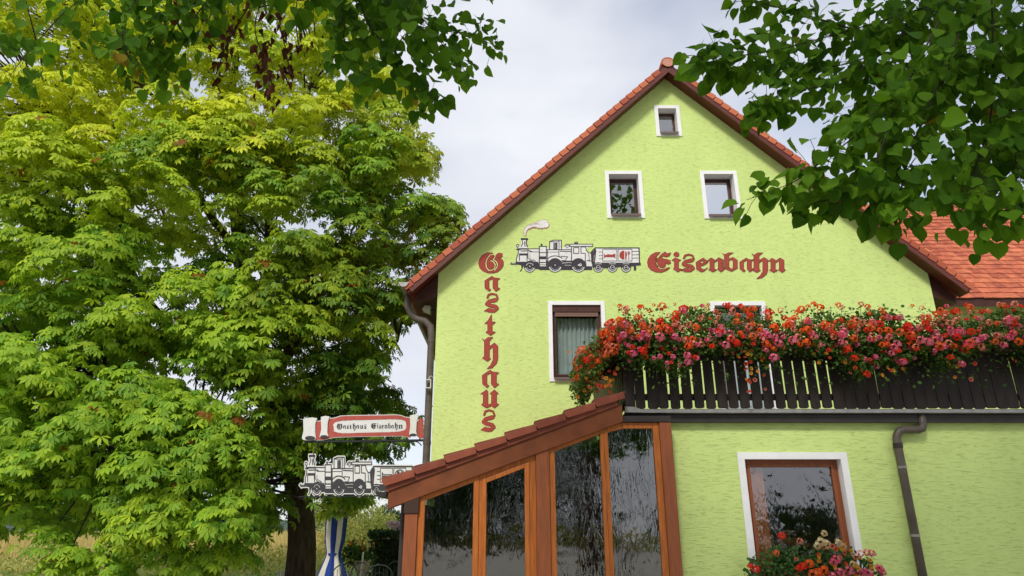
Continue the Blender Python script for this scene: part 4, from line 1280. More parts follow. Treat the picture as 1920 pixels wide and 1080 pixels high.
def right_edge(y):
    ys = [-200, 0, 60, 150, 210, 270, 330, 380, 430, 480, 560, 640, 700, 780, 860, 930, 1000, 1060]
    xs = [640, 690, 740, 790, 825, 838, 838, 868, 872, 850, 806, 804, 792, 790, 770, 700, 575, 540]
    return np.interp(y, ys, xs)
boughs = []      # x, y, Y, R, kind
r_ = np.random.default_rng(21)
for layer, (dy, step, prob) in enumerate(((-2.3, 74, .80), (-.9, 80, .90), (0.9, 88, .86), (2.4, 100, .62))):
    for gy in np.arange(-230, 1050, step*0.86):
        for gx_ in np.arange(-120, 900, step):
            x = gx_+r_.uniform(-.45, .45)*step; y = gy+r_.uniform(-.4, .4)*step
            if x > right_edge(y)-28: continue
            if y > 975 and x > 500: continue
            if y > 1000 and x < 470 and layer != 0: continue
            if r_.random() > prob: continue
            # open places where the sky or the trunk shows
            skip = False
            for hx, hy, hr in ((768, 705, 36), (735, 870, 30), (700, 930, 70), (400, 440, 32), (360, 170, 38), (300, 200, 30), (420, 500, 26), (270, 570, 42), (640, 960, 90), (250, 270, 20), (450, 420, 26), (475, 715, 30), (240, 680, 26), (490, 440, 24), (460, 590, 20), (560, 1010, 60)):
                if math.hypot(x-hx, y-hy) < hr: skip = True
            if skip and r_.random() < .93: continue
            edge = (right_edge(y)-x)/300
            Yd = TY+dy+r_.uniform(-.5, .5)
            Yd -= 0.5*max(0, min(1, edge))
            if x > 540 and y > 720: Yd = max(Yd, 14.2)
            boughs.append([x, y, Yd, r_.uniform(.50, .78), layer])
for x, y, Yd, Rr in ((480,610,13.2,1.15),(560,480,13.3,.95),(620,530,13.4,.9),(330,790,12.9,1.15),(400,850,12.8,1.0),(300,870,12.7,1.0),(250,740,12.9,.9),(430,960,12.6,.75),(380,280,13.2,1.2),(290,300,13.0,1.0),(470,300,13.4,1.0),(300,220,13.2,.9),(430,220,13.4,1.0),(590,300,13.8,.95),(680,330,14.2,.9),(760,270,14.8,.9),(660,240,14.6,.9),(560,210,14.4,.9),(820,400,15.0,.7),(500,690,13.2,.8),(620,620,13.8,.85),(280,980,12.5,.8),(480,1000,12.9,.6),(640,938,13.75,.42),(625,958,13.7,.30),(662,928,13.75,.36),(600,930,13.8,.3),(240,600,13.0,.8),(150,500,12.9,1.1),(60,700,12.7,1.1),(90,300,13.0,1.2),(60,900,12.6,1.0),(140,820,12.6,1.0)):
    boughs.append([x, y, Yd, Rr, 0])

P_, O_, N_, S_, C_ = [], [], [], [], []
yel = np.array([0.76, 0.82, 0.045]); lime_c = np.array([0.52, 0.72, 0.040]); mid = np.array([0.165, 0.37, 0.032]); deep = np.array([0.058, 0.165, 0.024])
twig = MB()
for x, y, Yd, Rr, layer in boughs:
    C = np.array(at(x, y, Yd))
    n = int(118*(Rr/.65)**2)
    t = r_.random(n)**.8; az = r_.uniform(0, 2*math.pi, n)
    flat = r_.uniform(.38, .6)
    rad = Rr*np.sqrt(t)
    o = np.stack([np.cos(az), np.sin(az), np.zeros(n)], 1)
    pos = C + o*rad[:, None]*np.array([1, .85, 1]) + np.array([0, 0, 1])*(flat*Rr*(1-1.35*t**1.3)+r_.normal(0, .05, n))[:, None]
    inner = r_.random(n) < .22
    tilt = r_.normal(0, .28, 2); pos[:, 2] += (pos[:, 0]-C[0])*tilt[0]+(pos[:, 1]-C[1])*tilt[1]+np.where(t > .55, r_.normal(0, .07, n), 0)
    pos[inner] = C + r_.normal(0, .42*Rr, (inner.sum(), 3))*np.array([1, 1, .6])
    droop = .35+.9*t+r_.uniform(-.2, .25, n)
    d = o+np.array([0, 0, -1])*droop[:, None]+r_.normal(0, .22, (n, 3))
    nn = np.array([0, 0, 1.0])+o*(.5+.5*t)[:, None]+np.array([0, -.25, 0])+r_.normal(0, .2, (n, 3))
    # colour of the bough: yellow towards the top of the crown, deep green to the right, painted shade in the lower middle
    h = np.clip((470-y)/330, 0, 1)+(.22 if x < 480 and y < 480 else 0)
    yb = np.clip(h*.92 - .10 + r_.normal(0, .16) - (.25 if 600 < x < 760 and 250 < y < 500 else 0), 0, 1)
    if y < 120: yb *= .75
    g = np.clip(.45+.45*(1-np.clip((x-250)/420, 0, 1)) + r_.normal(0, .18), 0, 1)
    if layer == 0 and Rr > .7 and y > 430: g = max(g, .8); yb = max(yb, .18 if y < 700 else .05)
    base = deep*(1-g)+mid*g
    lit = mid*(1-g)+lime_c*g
    if x > 480 and y > 400: base = base*.66; lit = lit*.74  # shade of the inner and lower right crown put into the leaf colour
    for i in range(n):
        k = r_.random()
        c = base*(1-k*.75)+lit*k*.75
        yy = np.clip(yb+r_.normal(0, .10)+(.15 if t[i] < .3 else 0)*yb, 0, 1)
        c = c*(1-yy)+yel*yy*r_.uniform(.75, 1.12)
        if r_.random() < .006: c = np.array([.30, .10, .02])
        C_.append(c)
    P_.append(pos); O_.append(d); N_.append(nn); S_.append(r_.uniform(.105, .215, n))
    j = np.argmin(((LP-C)**2).sum(1))
    if layer < 3 and not (C[0] > XE-.6):
        a = Vector(LP[j]); b = Vector(C)
        m_ = (a+b)/2+Vector((r_.uniform(-.1, .1), r_.uniform(-.1, .1), r_.uniform(.05, .3)))
        twig.tube([a, m_, b], [.035, .022, .010], 5, cap=False)
twig.build('twig', M['twig'], chest, smooth=True, kind='stuff')
P_ = np.concatenate(P_); O_ = np.concatenate(O_); N_ = np.concatenate(N_); S_ = np.concatenate(S_); C_ = np.array(C_)
roofz = ZA-SL*np.abs(P_[:, 0]-XC)+.28
keep = (P_[:, 2] > .3) & ~((P_[:, 0] > XE-.3) & (P_[:, 1] > 11.0) & (P_[:, 2] < roofz)) & ~((P_[:, 1] < 13.35) & (P_[:, 0] > -4.6) & (P_[:, 2] < 5.2))
xx_, yy_, _d = project(P_)
keep &= xx_ < right_edge(yy_)+14
P_, O_, N_, S_, C_ = P_[keep], O_[keep], N_[keep], S_[keep], C_[keep]
FR_ = frames_from(O_, N_)
big = pick_front(P_, 300, 30)
rest = np.setdiff1d(np.arange(len(P_)), big)
Vs, Ts, Cs = [], [], []; off = 0
tid = r_.integers(0, 3, len(rest))
org = np.array(world_org(chest))
for k in range(3):
    ids = rest[tid == k]
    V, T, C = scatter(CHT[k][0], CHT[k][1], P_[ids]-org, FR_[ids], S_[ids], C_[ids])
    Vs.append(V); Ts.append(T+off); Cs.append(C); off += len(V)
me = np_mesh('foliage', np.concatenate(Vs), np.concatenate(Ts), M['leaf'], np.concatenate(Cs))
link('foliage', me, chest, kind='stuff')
def tint_groups(C, k, seed=0):
    """a handful of representative colours and the nearest one for each leaf"""
    r = np.random.default_rng(seed)
    cen = C[r.choice(len(C), k, replace=False)]
    for _ in range(6):
        lab = ((C[:, None]-cen[None])**2).sum(2).argmin(1)
        for q in range(k):
            if (lab == q).any(): cen[q] = C[lab == q].mean(0)
    return cen, lab
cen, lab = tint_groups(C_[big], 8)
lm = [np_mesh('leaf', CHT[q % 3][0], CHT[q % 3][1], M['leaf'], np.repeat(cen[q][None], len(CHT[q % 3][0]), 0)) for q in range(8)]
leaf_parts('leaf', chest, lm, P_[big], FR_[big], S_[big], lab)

# ------------------------------------------------------------------ linden over the camera
LX, LY = 2.3, -3.4
lind = thing('linden_tree', (LX, LY, 0), 'dark green linden whose leafy boughs hang into the top of the view', 'tree')
mb = MB()
limb(mb, [(LX, LY, 0), (LX+.05, LY, 2.0), (LX, LY+.05, 4.0), (LX+.1, LY-.1, 8.0), (LX+.3, LY-.3, 13.0)], .42, .12, 14)
mb.build('trunk', M['bark'], lind, smooth=True)
mb = MB()
rootL = at(640, -120, 3.5); rootR = at(1960, -40, 3.2)
limb(mb, [(LX, LY, 3.9), (.9, -1.6, 5.0), (-.6, 1.0, 5.6), rootL], .16, .025, 8)
limb(mb, [(LX, LY, 3.6), (3.2, -1.2, 4.6), (3.4, 1.4, 5.0), rootR], .16, .03, 8)
mb.build('limb', M['bark'], lind, smooth=True)
branches = [   # (path in the view, distance, spread, leaves, leaf size)
 ([(640,-120),(700,0),(790,50),(880,65),(938,92)], 3.7, 38, 120, .082),
 ([(700,-60),(780,20),(850,110),(880,140)], 3.6, 30, 60, .080),
 ([(640,-120),(680,20),(740,110),(785,165),(822,195)], 3.5, 34, 120, .083),
 ([(640,-120),(640,20),(655,110),(700,160)], 3.4, 34, 90, .092),
 ([(640,-140),(700,-40),(750,30),(800,60)], 3.3, 48, 80, .098),
 ([(640,-120),(590,-20),(560,20)], 3.4, 34, 40, .098),
 ([(560,-90),(420,-30),(320,40),(250,120)], 3.6, 42, 120, .092),
 ([(420,-40),(360,40),(320,110),(310,140)], 3.8, 26, 50, .082),
 ([(560,-90),(300,-70),(150,0),(60,90),(20,140)], 3.5, 52, 120, .092),
 ([(300,-50),(240,20),(230,80),(250,120)], 3.5, 44, 60, .092),
 ([(880,-80),(915,-25),(940,-6)], 3.6, 16, 12, .082),
 ([(1960,-40),(1750,10),(1600,55),(1450,95),(1360,105),(1315,108)], 3.3, 40, 190, .088),
 ([(1960,-40),(1850,-20),(1760,20),(1680,50)], 3.4, 62, 170, .086),
 ([(1980,60),(1890,80),(1800,120),(1740,190)], 3.1, 58, 150, .086),
 ([(1990,150),(1940,260),(1900,380)], 3.2, 60, 110, .088),
 ([(1600,55),(1500,25),(1420,5),(1375,2)], 3.4, 22, 45, .082),
 ([(1750,10),(1640,100),(1530,130),(1430,135),(1330,130)], 3.5, 34, 110, .084),
 ([(1700,60),(1600,140),(1500,170),(1430,190),(1425,225)], 3.3, 34, 90, .086),
 ([(1760,40),(1680,190),(1610,250),(1545,300),(1490,340),(1400,375)], 2.9, 32, 110, .085),
 ([(1680,190),(1640,310),(1590,360),(1510,385)], 2.9, 32, 60, .088),
 ([(1800,60),(1720,250),(1690,350),(1665,405)], 3.0, 46, 140, .088),
 ([(1860,0),(1860,200),(1830,310),(1800,400)], 3.0, 62, 190, .090),
 ([(1700,-80),(1660,60),(1650,180),(1600,230)], 3.6, 60, 150, .086),
 ([(1960,-40),(1920,160),(1900,330),(1880,420)], 3.2, 50, 120, .090),
]
P2, O2, N2, S2, C2 = [], [], [], [], []
r2 = np.random.default_rng(8)
tw = MB()
ld = np.array([0.038, 0.115, 0.008]); lg = np.array([0.135, 0.28, 0.016]); ly = np.array([.36, .26, .03])
for path, Yd, spread, n, size in branches:
    n = int(n*1.5); spread *= 1.22; size *= .95
    w = smooth_path([at(px_, py_, Yd+r2.uniform(-.12, .12)) for px_, py_ in path], 6)
    tw.tube(w, [.0055-.004*i/(len(w)-1) for i in range(len(w))], 5, cap=False)
    W = np.array([tuple(q) for q in w])
    sp = spread/F*Yd*1.05
    for i in range(n):
        t = (.10+.90*r2.random()**1.35)*(len(W)-1); j = min(int(t), len(W)-2)
        base = W[j]+(W[j+1]-W[j])*(t-j)
        along = (W[j+1]-W[j]); along = along/np.linalg.norm(along)
        offs = (r2.uniform(-1, 1, 3)+r2.normal(0, .22, 3))*sp*np.array([1, 1.7, 1])*(1-.38*t/(len(W)-1))
        pos = base+offs
        if i % 3 == 0: tw.tube([tuple(base), tuple((base+pos)/2+np.array([0, 0, .01])), tuple(pos)], .0016, 3, cap=False)
        d = along*.5+offs/(np.linalg.norm(offs)+1e-6)*.7+np.array([0, 0, -1.0])+r2.normal(0, .35, 3)
        nrm = np.array([0, -.8, .55])+r2.normal(0, .55, 3)
        P2.append(pos); O2.append(d); N2.append(nrm); S2.append(size*r2.uniform(.55, 1.28))
        k = r2.random()
        c = ld*(1-k)+lg*k
        if r2.random() < .008: c = ly*r2.uniform(.6, 1)
        C2.append(c)
tw.build('twig', M['twig'], lind, smooth=True, kind='stuff')
P2, O2, N2, S2, C2 = map(np.array, (P2, O2, N2, S2, C2))
FR2 = frames_from(O2, N2)
big = pick_front(P2, 300, 14)
rest = np.setdiff1d(np.arange(len(P2)), big)
cen, lab = tint_groups(C2[big], 6, 1)
lm = []
for q in range(6):
    V = LIT[0].copy(); V[:, 2] += .05*np.sin(V[:, 0]*5+q)*(1+.4*q % 2)
    lm.append(np_mesh('leaf', V, LIT[1], M['linden_leaf'], np.repeat(cen[q][None], len(V), 0), smooth=True))
leaf_parts('leaf', lind, lm, P2[big], FR2[big], S2[big], lab)
# upper crown above and behind the viewer (seen in the window panes), as larger leaf bunches
CP2 = []
for i in range(130):
    v = r2.normal(0, 1, 3); v /= np.linalg.norm(v); v *= r2.uniform(.55, 1)
    CP2.append(np.array([LX+1.6, LY-1.8, 11.8])+v*np.array([4.3, 3.9, 6.2]))
CP2 = np.array(CP2)
pos = np.repeat(CP2, 46, 0)+r2.normal(0, .62, (len(CP2)*46, 3))
pos = pos[(pos[:, 1] < .9) & (pos[:, 2] > 4.6)]
ob = np.stack([r2.uniform(-2.2, 5.5, 46), r2.uniform(-.6, 2.0, 46), r2.uniform(6.6, 9.6, 46)], 1)     # out-of-view boughs added overhead to shade the lower wall
pos = np.concatenate([pos, np.repeat(ob, 40, 0)+r2.normal(0, .45, (46*40, 3))])
n = len(pos)
U_d = r2.normal(0, .5, (n, 3))+np.array([0, 0, -1]); U_n = r2.normal(0, .5, (n, 3))+np.array([0, -.2, 1])
kk = r2.random((n, 1))
V1, T1, C1 = scatter(LIT[0], LIT[1], P2[rest]-np.array([LX, LY, 0]), FR2[rest], S2[rest], C2[rest])
V2, T2, C2b = scatter(LIT[0], LIT[1], pos-np.array([LX, LY, 0]), frames_from(U_d, U_n), r2.uniform(.16, .26, n), ld*(1-kk)+lg*kk)
me = np_mesh('foliage', np.concatenate([V1, V2]), np.concatenate([T1, T2+len(V1)]), M['linden_leaf'], np.concatenate([C1, C2b]), smooth=True)
link('foliage', me, lind, kind='stuff')
# dead brown leaves on broken twigs
tw = MB(); DP, DO, DN, DS, DC = [], [], [], [], []
for path, n in (([(500,-30),(478,50),(495,110),(505,160),(500,185)], 34), ([(500,-30),(455,30),(425,85),(405,140)], 26), ([(540,-30),(525,40),(535,90),(545,140)], 24), ([(350,-30),(345,20),(350,45)], 16), ([(400,-30),(400,10),(392,35)], 10), ([(560,-40),(555,40),(562,95)], 12)):
    w = smooth_path([at(a, b, 3.9) for a, b in path], 5)
    tw.tube(w, .0045, 5, cap=False)
    W = np.array([tuple(q) for q in w])
    for i in range(n):
        j = int(r2.uniform(.25, 1)*(len(W)-1)); pos = W[j]+r2.normal(0, .045, 3)
        DP.append(pos); DO.append(np.array([0, 0, -1])+r2.normal(0, .3, 3)); DN.append(r2.normal(0, 1, 3)); DS.append(r2.uniform(.06, .10))
        DC.append(np.array([.075, .026, .012])*r2.uniform(.5, 1.5))
tw.build('dead_twig', M['twig'], lind, smooth=True)
DP, DO, DN, DS, DC = map(np.array, (DP, DO, DN, DS, DC))
dv = LIT[0].copy(); dv[:, 1] *= .62; dv[:, 2] += .35*np.abs(dv[:, 1])+.08*np.sin(dv[:, 0]*7)
dm = [np_mesh('dead_leaf', dv*np.array([1, f, 1]), LIT[1], M['linden_leaf'], np.repeat(np.array([[.075, .026, .012]])*g, len(dv), 0)) for f, g in ((1, 1), (.7, .7), (.8, 1.5), (.55, 1.2))]
leaf_parts('dead_leaf', lind, dm, DP, frames_from(DO, DN), DS, r2.integers(0, 4, len(DP)))

# ------------------------------------------------------------------ flowers
def floret_mesh(name, cols, seed, R0=.052, nf=10):
    """a geranium head: a dome of five-petalled florets"""
    r = np.random.default_rng(seed); V = []; T = []; C = []
    for i in range(nf):
        ph = 2.4*i; th = math.acos(1-1.25*(i+.5)/nf)
        d = np.array([math.sin(th)*math.cos(ph), math.sin(th)*math.sin(ph), math.cos(th)])
        c = d*R0*r.uniform(.7, 1.0)
        u = np.cross(d, [0.3, .5, .8]); u /= np.linalg.norm(u); v = np.cross(d, u)
        b = len(V); V.append(c+d*.002); col = np.array(cols[r.integers(0, len(cols))])*r.uniform(.8, 1.15); C.append(col*.8)
        fr = R0*r.uniform(.46, .62)
        for k in range(5):
            a = k*2*math.pi/5+r.uniform(-.2, .2)
            V.append(c+(u*math.cos(a)+v*math.sin(a))*fr+d*r.uniform(.0, .012)); C.append(col)
        T += [(b, b+1+k, b+1+(k+1) % 5) for k in range(5)]
    return np_mesh(name, np.array(V), np.array(T), M['petal'], np.clip(np.array(C), 0, 1))
def trumpet_mesh(name, outer, inner, R0=.024):
    V = [np.array([0, 0, -.012])]; C = [np.array(inner)*.35]
    for k in range(7):
        a = k*2*math.pi/7; V.append(np.array([R0*.42*math.cos(a), R0*.42*math.sin(a), 0])); C.append(np.array(inner))
    for k in range(7):
        a = k*2*math.pi/7; V.append(np.array([R0*math.cos(a), R0*math.sin(a), .004])); C.append(np.array(outer))
    T = [(0, 1+k, 1+(k+1) % 7) for k in range(7)]
    for k in range(7):
        j = (k+1) % 7; T += [(1+k, 8+k, 8+j), (1+k, 8+j, 1+j)]
    return np_mesh(name, np.array(V), np.array(T), M['petal'], np.array(C))
red_c = [(.78, .028, .016), (.85, .06, .025)]; org_c = [(.86, .13, .025), (.82, .17, .05)]; pink_c = [(.78, .11, .20), (.86, .26, .34)]; mag_c = [(.68, .06, .18), (.82, .20, .32)]; sal_c = [(.86, .36, .25), (.84, .24, .17)]
HEAD = dict(red=[floret_mesh('flower_head', red_c, s) for s in (1, 2)], org=[floret_mesh('flower_head', org_c, s) for s in (3, 4)], pink=[floret_mesh('flower_head', pink_c, s) for s in (5, 6)], mag=[floret_mesh('flower_head', mag_c, s) for s in (7, 8)], sal=[floret_mesh('flower_head', sal_c, s, .045, 8) for s in (9, 10)], cream=[floret_mesh('flower_head', [(.72, .62, .36), (.7, .5, .3)], s, .05, 9) for s in (11, 12)])
TRUM = [trumpet_mesh('trumpet_flower', (.66, .16, .03), (.5, .28, .02)), trumpet_mesh('trumpet_flower', (.70, .10, .05), (.45, .06, .02)), trumpet_mesh('trumpet_flower', (.70, .34, .05), (.35, .2, .02)), trumpet_mesh('trumpet_flower', (.66, .22, .12), (.3, .03, .03))]
OV = oval_template(); RO = round_template()

def put(parent, me, name, p, nrm, s=1.0):
    o = bpy.data.objects.new(name, me); COL.objects.link(o); o.parent = parent
    q = Vector(nrm).to_track_quat('Z', 'Y')
    o.matrix_basis = Matrix.Translation(Vector(p)-world_org(parent)) @ q.to_matrix().to_4x4() @ Matrix.Diagonal((s, s, s, 1))
    return o
def plant_leaves(parent, pos, size, cols, seed):
    r = np.random.default_rng(seed); n = len(pos)
    d = r.normal(0, .6, (n, 3))+np.array([0, -.4, -.45]); nn = r.normal(0, .5, (n, 3))+np.array([0, -.7, .7])
    k = r.random((n, 1)); c = np.array(cols[0])*(1-k)+np.array(cols[1])*k
    half = n//2
    V1, T1, C1 = scatter(RO[0], RO[1], pos[:half]-np.array(world_org(parent)), frames_from(d[:half], nn[:half]), r.uniform(.7, 1.25, half)*size, c[:half])
    V2, T2, C2_ = scatter(OV[0], OV[1], pos[half:]-np.array(world_org(parent)), frames_from(d[half:], nn[half:]), r.uniform(.7, 1.25, n-half)*size*1.25, c[half:])
    me = np_mesh('foliage', np.concatenate([V1, V2]), np.concatenate([T1, T2+len(V1)]), M['small_leaf'], np.concatenate([C1, C2_]))
    link('foliage', me, parent, kind='stuff')

r3 = np.random.default_rng(33)
fb = thing('flower_box', (4.3, BY-.2, zb1-.2), 'long balcony flower box overflowing with red, orange and pink geraniums', 'flower box')
mb = MB()
for i in range(6):
    x = BX0+.05+i*.95
    mb.box(x, x+.9, BY-.25, BY-.06, zb1-.16, zb1+.02)
mb.build('trough', M['planter'], fb, bevel=.006)
def drape_low(x):  # how far the plants hang down along the front
    return 3.62+.10*math.sin(x*2.1+1)+.09*math.sin(x*5.3)+.05*math.sin(x*11)
pos = []
while len(pos) < 18000:
    x = r3.uniform(BX0-.1, BX1); z = r3.uniform(3.3, 4.34)
    lo = drape_low(x)
    if z < lo and r3.random() > .12*math.exp((z-lo)*5): continue
    top = 4.18+.07*math.sin(x*3.1)+.06*math.sin(x*7.7+2)
    if z > top and r3.random() > .25*math.exp(-(z-top)*9): continue
    bulge = .32*math.sqrt(max(0.05, 1-((z-3.85)/.55)**2))
    pos.append((x, BY-.16-bulge*r3.uniform(-.25, 1.0), z))
plant_leaves(fb, np.array(pos), .042, ((.03, .085, .016), (.12, .22, .03)), 5)
cnt = 0
stems = MB()
while cnt < 290:
    x = r3.uniform(BX0-.1, 6.7); z = r3.uniform(3.38, 4.34)
    lo = drape_low(x)-.03
    if z < lo: continue
    if z > 4.12 and r3.random() > .35: continue
    if z < 3.75 and r3.random() > .5: continue
    bulge = .34*math.sqrt(max(0.04, 1-((z-3.85)/.58)**2))
    y = BY-.17-bulge
    hz = (z-3.5)/.7
    if hz > .62: k = r3.choice(['red', 'org', 'org', 'sal', 'sal', 'pink'])
    elif hz > .3: k = r3.choice(['red', 'org', 'sal', 'pink', 'pink', 'mag'])
    else: k = r3.choice(['red', 'mag', 'pink', 'mag', 'red'])
    put(fb, HEAD[k][r3.integers(0, 2)], 'flower_head', (x, y, z), (r3.normal(0, .35), -1, r3.uniform(.1, .9)), r3.uniform(.5, 1.05))
    if z > 4.0: stems.tube([(x, y, z), (x+r3.uniform(-.03, .03), y+.05, z-.25)], .003, 3)
    cnt += 1
for cx, cz, n, sx, sz in ((3.06, 3.47, 22, .10, .16), (2.95, 3.62, 8, .12, .08), (4.0, 3.62, 14, .14, .12), (4.35, 3.60, 14, .22, .12), (4.7, 3.55, 9, .15, .1), (2.85, 3.95, 10, .2, .1), (5.6, 3.6, 14, .25, .1)):
    for i in range(n):
        x = cx+r3.normal(0, sx); z = cz+r3.normal(0, sz)
        put(fb, TRUM[r3.integers(0, 4)], 'trumpet_flower', (x, BY-.30-r3.uniform(0, .12), z), (r3.normal(0, .4), -1, r3.normal(.1, .4)), r3.uniform(.8, 1.25))
def mesh_arrays(me):
    V = np.empty(len(me.vertices)*3, np.float32); me.vertices.foreach_get('co', V)
    T = np.empty(len(me.polygons)*3, np.int32); me.loops.foreach_get('vertex_index', T)
    C = np.empty(len(me.vertices)*4, np.float32); me.color_attributes['tint'].data.foreach_get('color', C)
    return V.reshape(-1, 3), T.reshape(-1, 3), C.reshape(-1, 4)[:, :3]
arr = {k: mesh_arrays(v[0]) for k, v in HEAD.items()}
Vs, Ts, Cs, off = [], [], [], 0
fo = np.array(world_org(fb))
for i in range(300):                      # the smaller heads sitting deeper in the leaves
    while True:
        x = r3.uniform(BX0-.1, 7.2); z = r3.uniform(3.42, 4.36)
        if z < drape_low(x): continue
        if z > 4.2 and r3.random() > .5: continue
        if z < 3.7 and r3.random() > .5: continue
        break
    bulge = .30*math.sqrt(max(0.04, 1-((z-3.85)/.58)**2))
    hz = (z-3.5)/.7
    k = r3.choice(['red', 'org', 'org', 'sal', 'sal', 'sal'] if hz > .75 else ['red', 'org', 'pink', 'pink', 'mag', 'sal'])
    V, T, C = arr[k]
    d = Vector((r3.normal(0, .4), -1, r3.uniform(.0, .9))).to_track_quat('Z', 'Y').to_matrix()
    V = (V @ np.array(d).T)*r3.uniform(.4, .8)+np.array([x, BY-.15-bulge*r3.uniform(.6, 1.05), z])-fo
    Vs.append(V); Ts.append(T+off); Cs.append(C); off += len(V)
link('blossom', np_mesh('blossom', np.concatenate(Vs), np.concatenate(Ts), M['petal'], np.concatenate(Cs)), fb, kind='stuff')
stems.build('stem', M['small_leaf'] if False else mat('stem_green', (.10, .16, .04), .7), fb, kind='stuff')

fe = thing('flower_box', (BX0-.1, BY+.5, zb1-.2), 'flower box spilling orange and salmon blooms over the left end of the balcony', 'flower box')
mb = MB(); mb.box(BX0-.22, BX0-.03, BY+.05, BY+1.6, zb1-.16, zb1+.02); mb.build('trough', M['planter'], fe, bevel=.006)
pos = []
while len(pos) < 5200:
    x = r3.uniform(.86, BX0+.1); z = r3.uniform(3.12, 4.2); y = r3.uniform(BY-.25, BY+1.3)
    c = (BX0-.13-x)
    lo = 3.45+.35*np.clip((x-1.0)/.45, 0, 1)*1.0 - .25*max(0, 1-abs(x-1.05)/.18)
    if z < lo: continue
    if z > 4.12-.9*max(0, (1.28-x))*1.0+r3.normal(0, .05): continue
    pos.append((x, y, z))
plant_leaves(fe, np.array(pos), .042, ((.035, .09, .016), (.15, .23, .035)), 6)
for i in range(130):
    while True:
        x = r3.uniform(.86, BX0+.08); z = r3.uniform(3.2, 4.2); y = BY-.28+r3.uniform(0, .9)*(1 if x < 1.2 else .1)
        lo = 3.5+.3*np.clip((x-1.0)/.45, 0, 1)-.2*max(0, 1-abs(x-1.05)/.18)
        if lo < z < 4.14-.9*max(0, (1.28-x)): break
    k = r3.choice(['org', 'org', 'red', 'sal', 'org', 'sal'] if z > 3.6 else ['sal', 'sal', 'org', 'red'])
    put(fe, HEAD[k][r3.integers(0, 2)], 'flower_head', (x, y-.04, z), (r3.normal(-.3, .35), -1, r3.uniform(.1, .8)), r3.uniform(.55, 1.05))
for i in range(55):
    x = 1.10+r3.normal(0, .13); z = 3.38+r3.normal(0, .14)
    put(fe, TRUM[r3.integers(0, 4)], 'trumpet_flower', (x, BY-.25+r3.uniform(0, .3), z), (r3.normal(-.2, .4), -1, r3.normal(.1, .4)), r3.uniform(.8, 1.25))

wf = thing('window_box', (0.5*(op_x[0]+op_x[1]), YX-.2, .8), 'window box of green leaves with pink, orange and cream flowers below the ground floor window', 'window box')
wx0 = at(1405, 1060, YX-.3).x; wx1 = at(1655, 1060, YX-.3).x
mb = MB(); mb.box(wx0+.08, wx1-.1, YX-.32, YX-.085, .78, .95); mb.build('trough', M['planter'], wf, bevel=.006)
def wtop(x):
    f = (x-wx0)/(wx1-wx0)
    return np.interp(f, [0, .1, .25, .4, .55, .7, .85, 1.0], [1.18, 1.30, 1.38, 1.32, 1.34, 1.36, 1.27, 1.08])
pos = []
while len(pos) < 3800:
    x = r3.uniform(wx0, wx1); z = r3.uniform(.62, 1.42)
    if z > wtop(x)+r3.normal(0, .035): continue
    pos.append((x, YX-.2-.22*r3.uniform(-.4, 1)*math.sqrt(max(.1, 1-((z-.95)/.5)**2)), z))
plant_leaves(wf, np.array(pos), .042, ((.02, .07, .016), (.075, .16, .03)), 7)
def wat(x, y, k, s=1.0):
    p = at(x, y, YX-.42)
    put(wf, HEAD[k][r3.integers(0, 2)], 'flower_head', p, (r3.normal(0, .3), -1, r3.uniform(.2, .7)), s*.8)
for x, y, k, s in ((1465,1005,'red',1.0),(1408,1063,'red',.9),(1418,1068,'red',.9),(1455,1037,'org',.8),(1500,1015,'sal',.9),(1518,1057,'org',1.1),(1505,1062,'red',1.0),(1498,1066,'red',.9),(1545,1000,'cream',.9),(1540,1016,'cream',1.2),(1550,1020,'cream',1.2),(1532,1022,'cream',1.0),(1572,1018,'cream',1.1),(1580,1024,'cream',1.0),(1568,1049,'pink',1.1),(1562,1054,'pink',1.0),(1575,1074,'pink',1.1),(1592,1070,'pink',1.1),(1605,1045,'sal',.9),(1613,1038,'sal',1),(1625,1036,'pink',.9),(1635,1038,'pink',.9),(1648,1066,'pink',1.1),(1653,1072,'mag',1.0),(1628,1076,'pink',1.2),(1618,1074,'mag',1.1),(1600,1058,'cream',.9),(1535,1074,'org',1.2),(1545,1068,'org',1.1),(1525,1077,'org',1.2),(1560,1080,'pink',1.0)):
    wat(x, y, k, s)
for i in range(46):
    x = wx0+(wx1-wx0)*r3.uniform(.3, .95); z = r3.uniform(.95, wtop(x)+.06)
    put(wf, TRUM[r3.integers(0, 4)], 'trumpet_flower', (x, YX-.42-r3.uniform(0, .05), z), (r3.normal(0, .4), -1, r3.normal(.3, .4)), r3.uniform(.9, 1.3))

# ------------------------------------------------------------------ garden behind the house corner
pu = at(629, 1000, 14.2)
par = thing('parasol', (pu.x, 14.2, 0), 'closed garden parasol with blue and cream stripes under the chestnut', 'parasol')
prof = [(.45, .36), (.62, .40), (.86, .30), (1.08, .185), (1.16, .16), (1.2, .165), (1.45, .225), (1.85, .24), (2.25, .17), (2.5, .07), (2.58, .03)]
vs = []; fs = []; ms = []; na = 48
for z, rr_ in prof:
    z = z-.07
    for k in range(na):
        a = 2*math.pi*k/na; q = .80*rr_*(1+.16*math.cos(8*a)*(1 if z < 2.5 else .3))
        vs.append((pu.x+q*math.cos(a), 14.2+q*math.sin(a), z-.05*math.cos(8*a)*(1 if z < .8 else 0)))
mb = MB()
for i in range(len(prof)-1):
    for k in range(na):
        fs.append((i*na+k, i*na+(k+1) % na, (i+1)*na+(k+1) % na, (i+1)*na+k)); ms.append(((k+3)//6+1) % 2)
mb.v = vs; mb.f = fs; mb.m = ms
mb.build('canopy', [M['white_cloth'], M['blue_cloth']], par, smooth=True)
mb = MB(); mb.tube([(pu.x+.02, 14.2, 0), (pu.x+.02, 14.2, 2.60)], .025, 8); mb.build('pole', M['iron'], par)
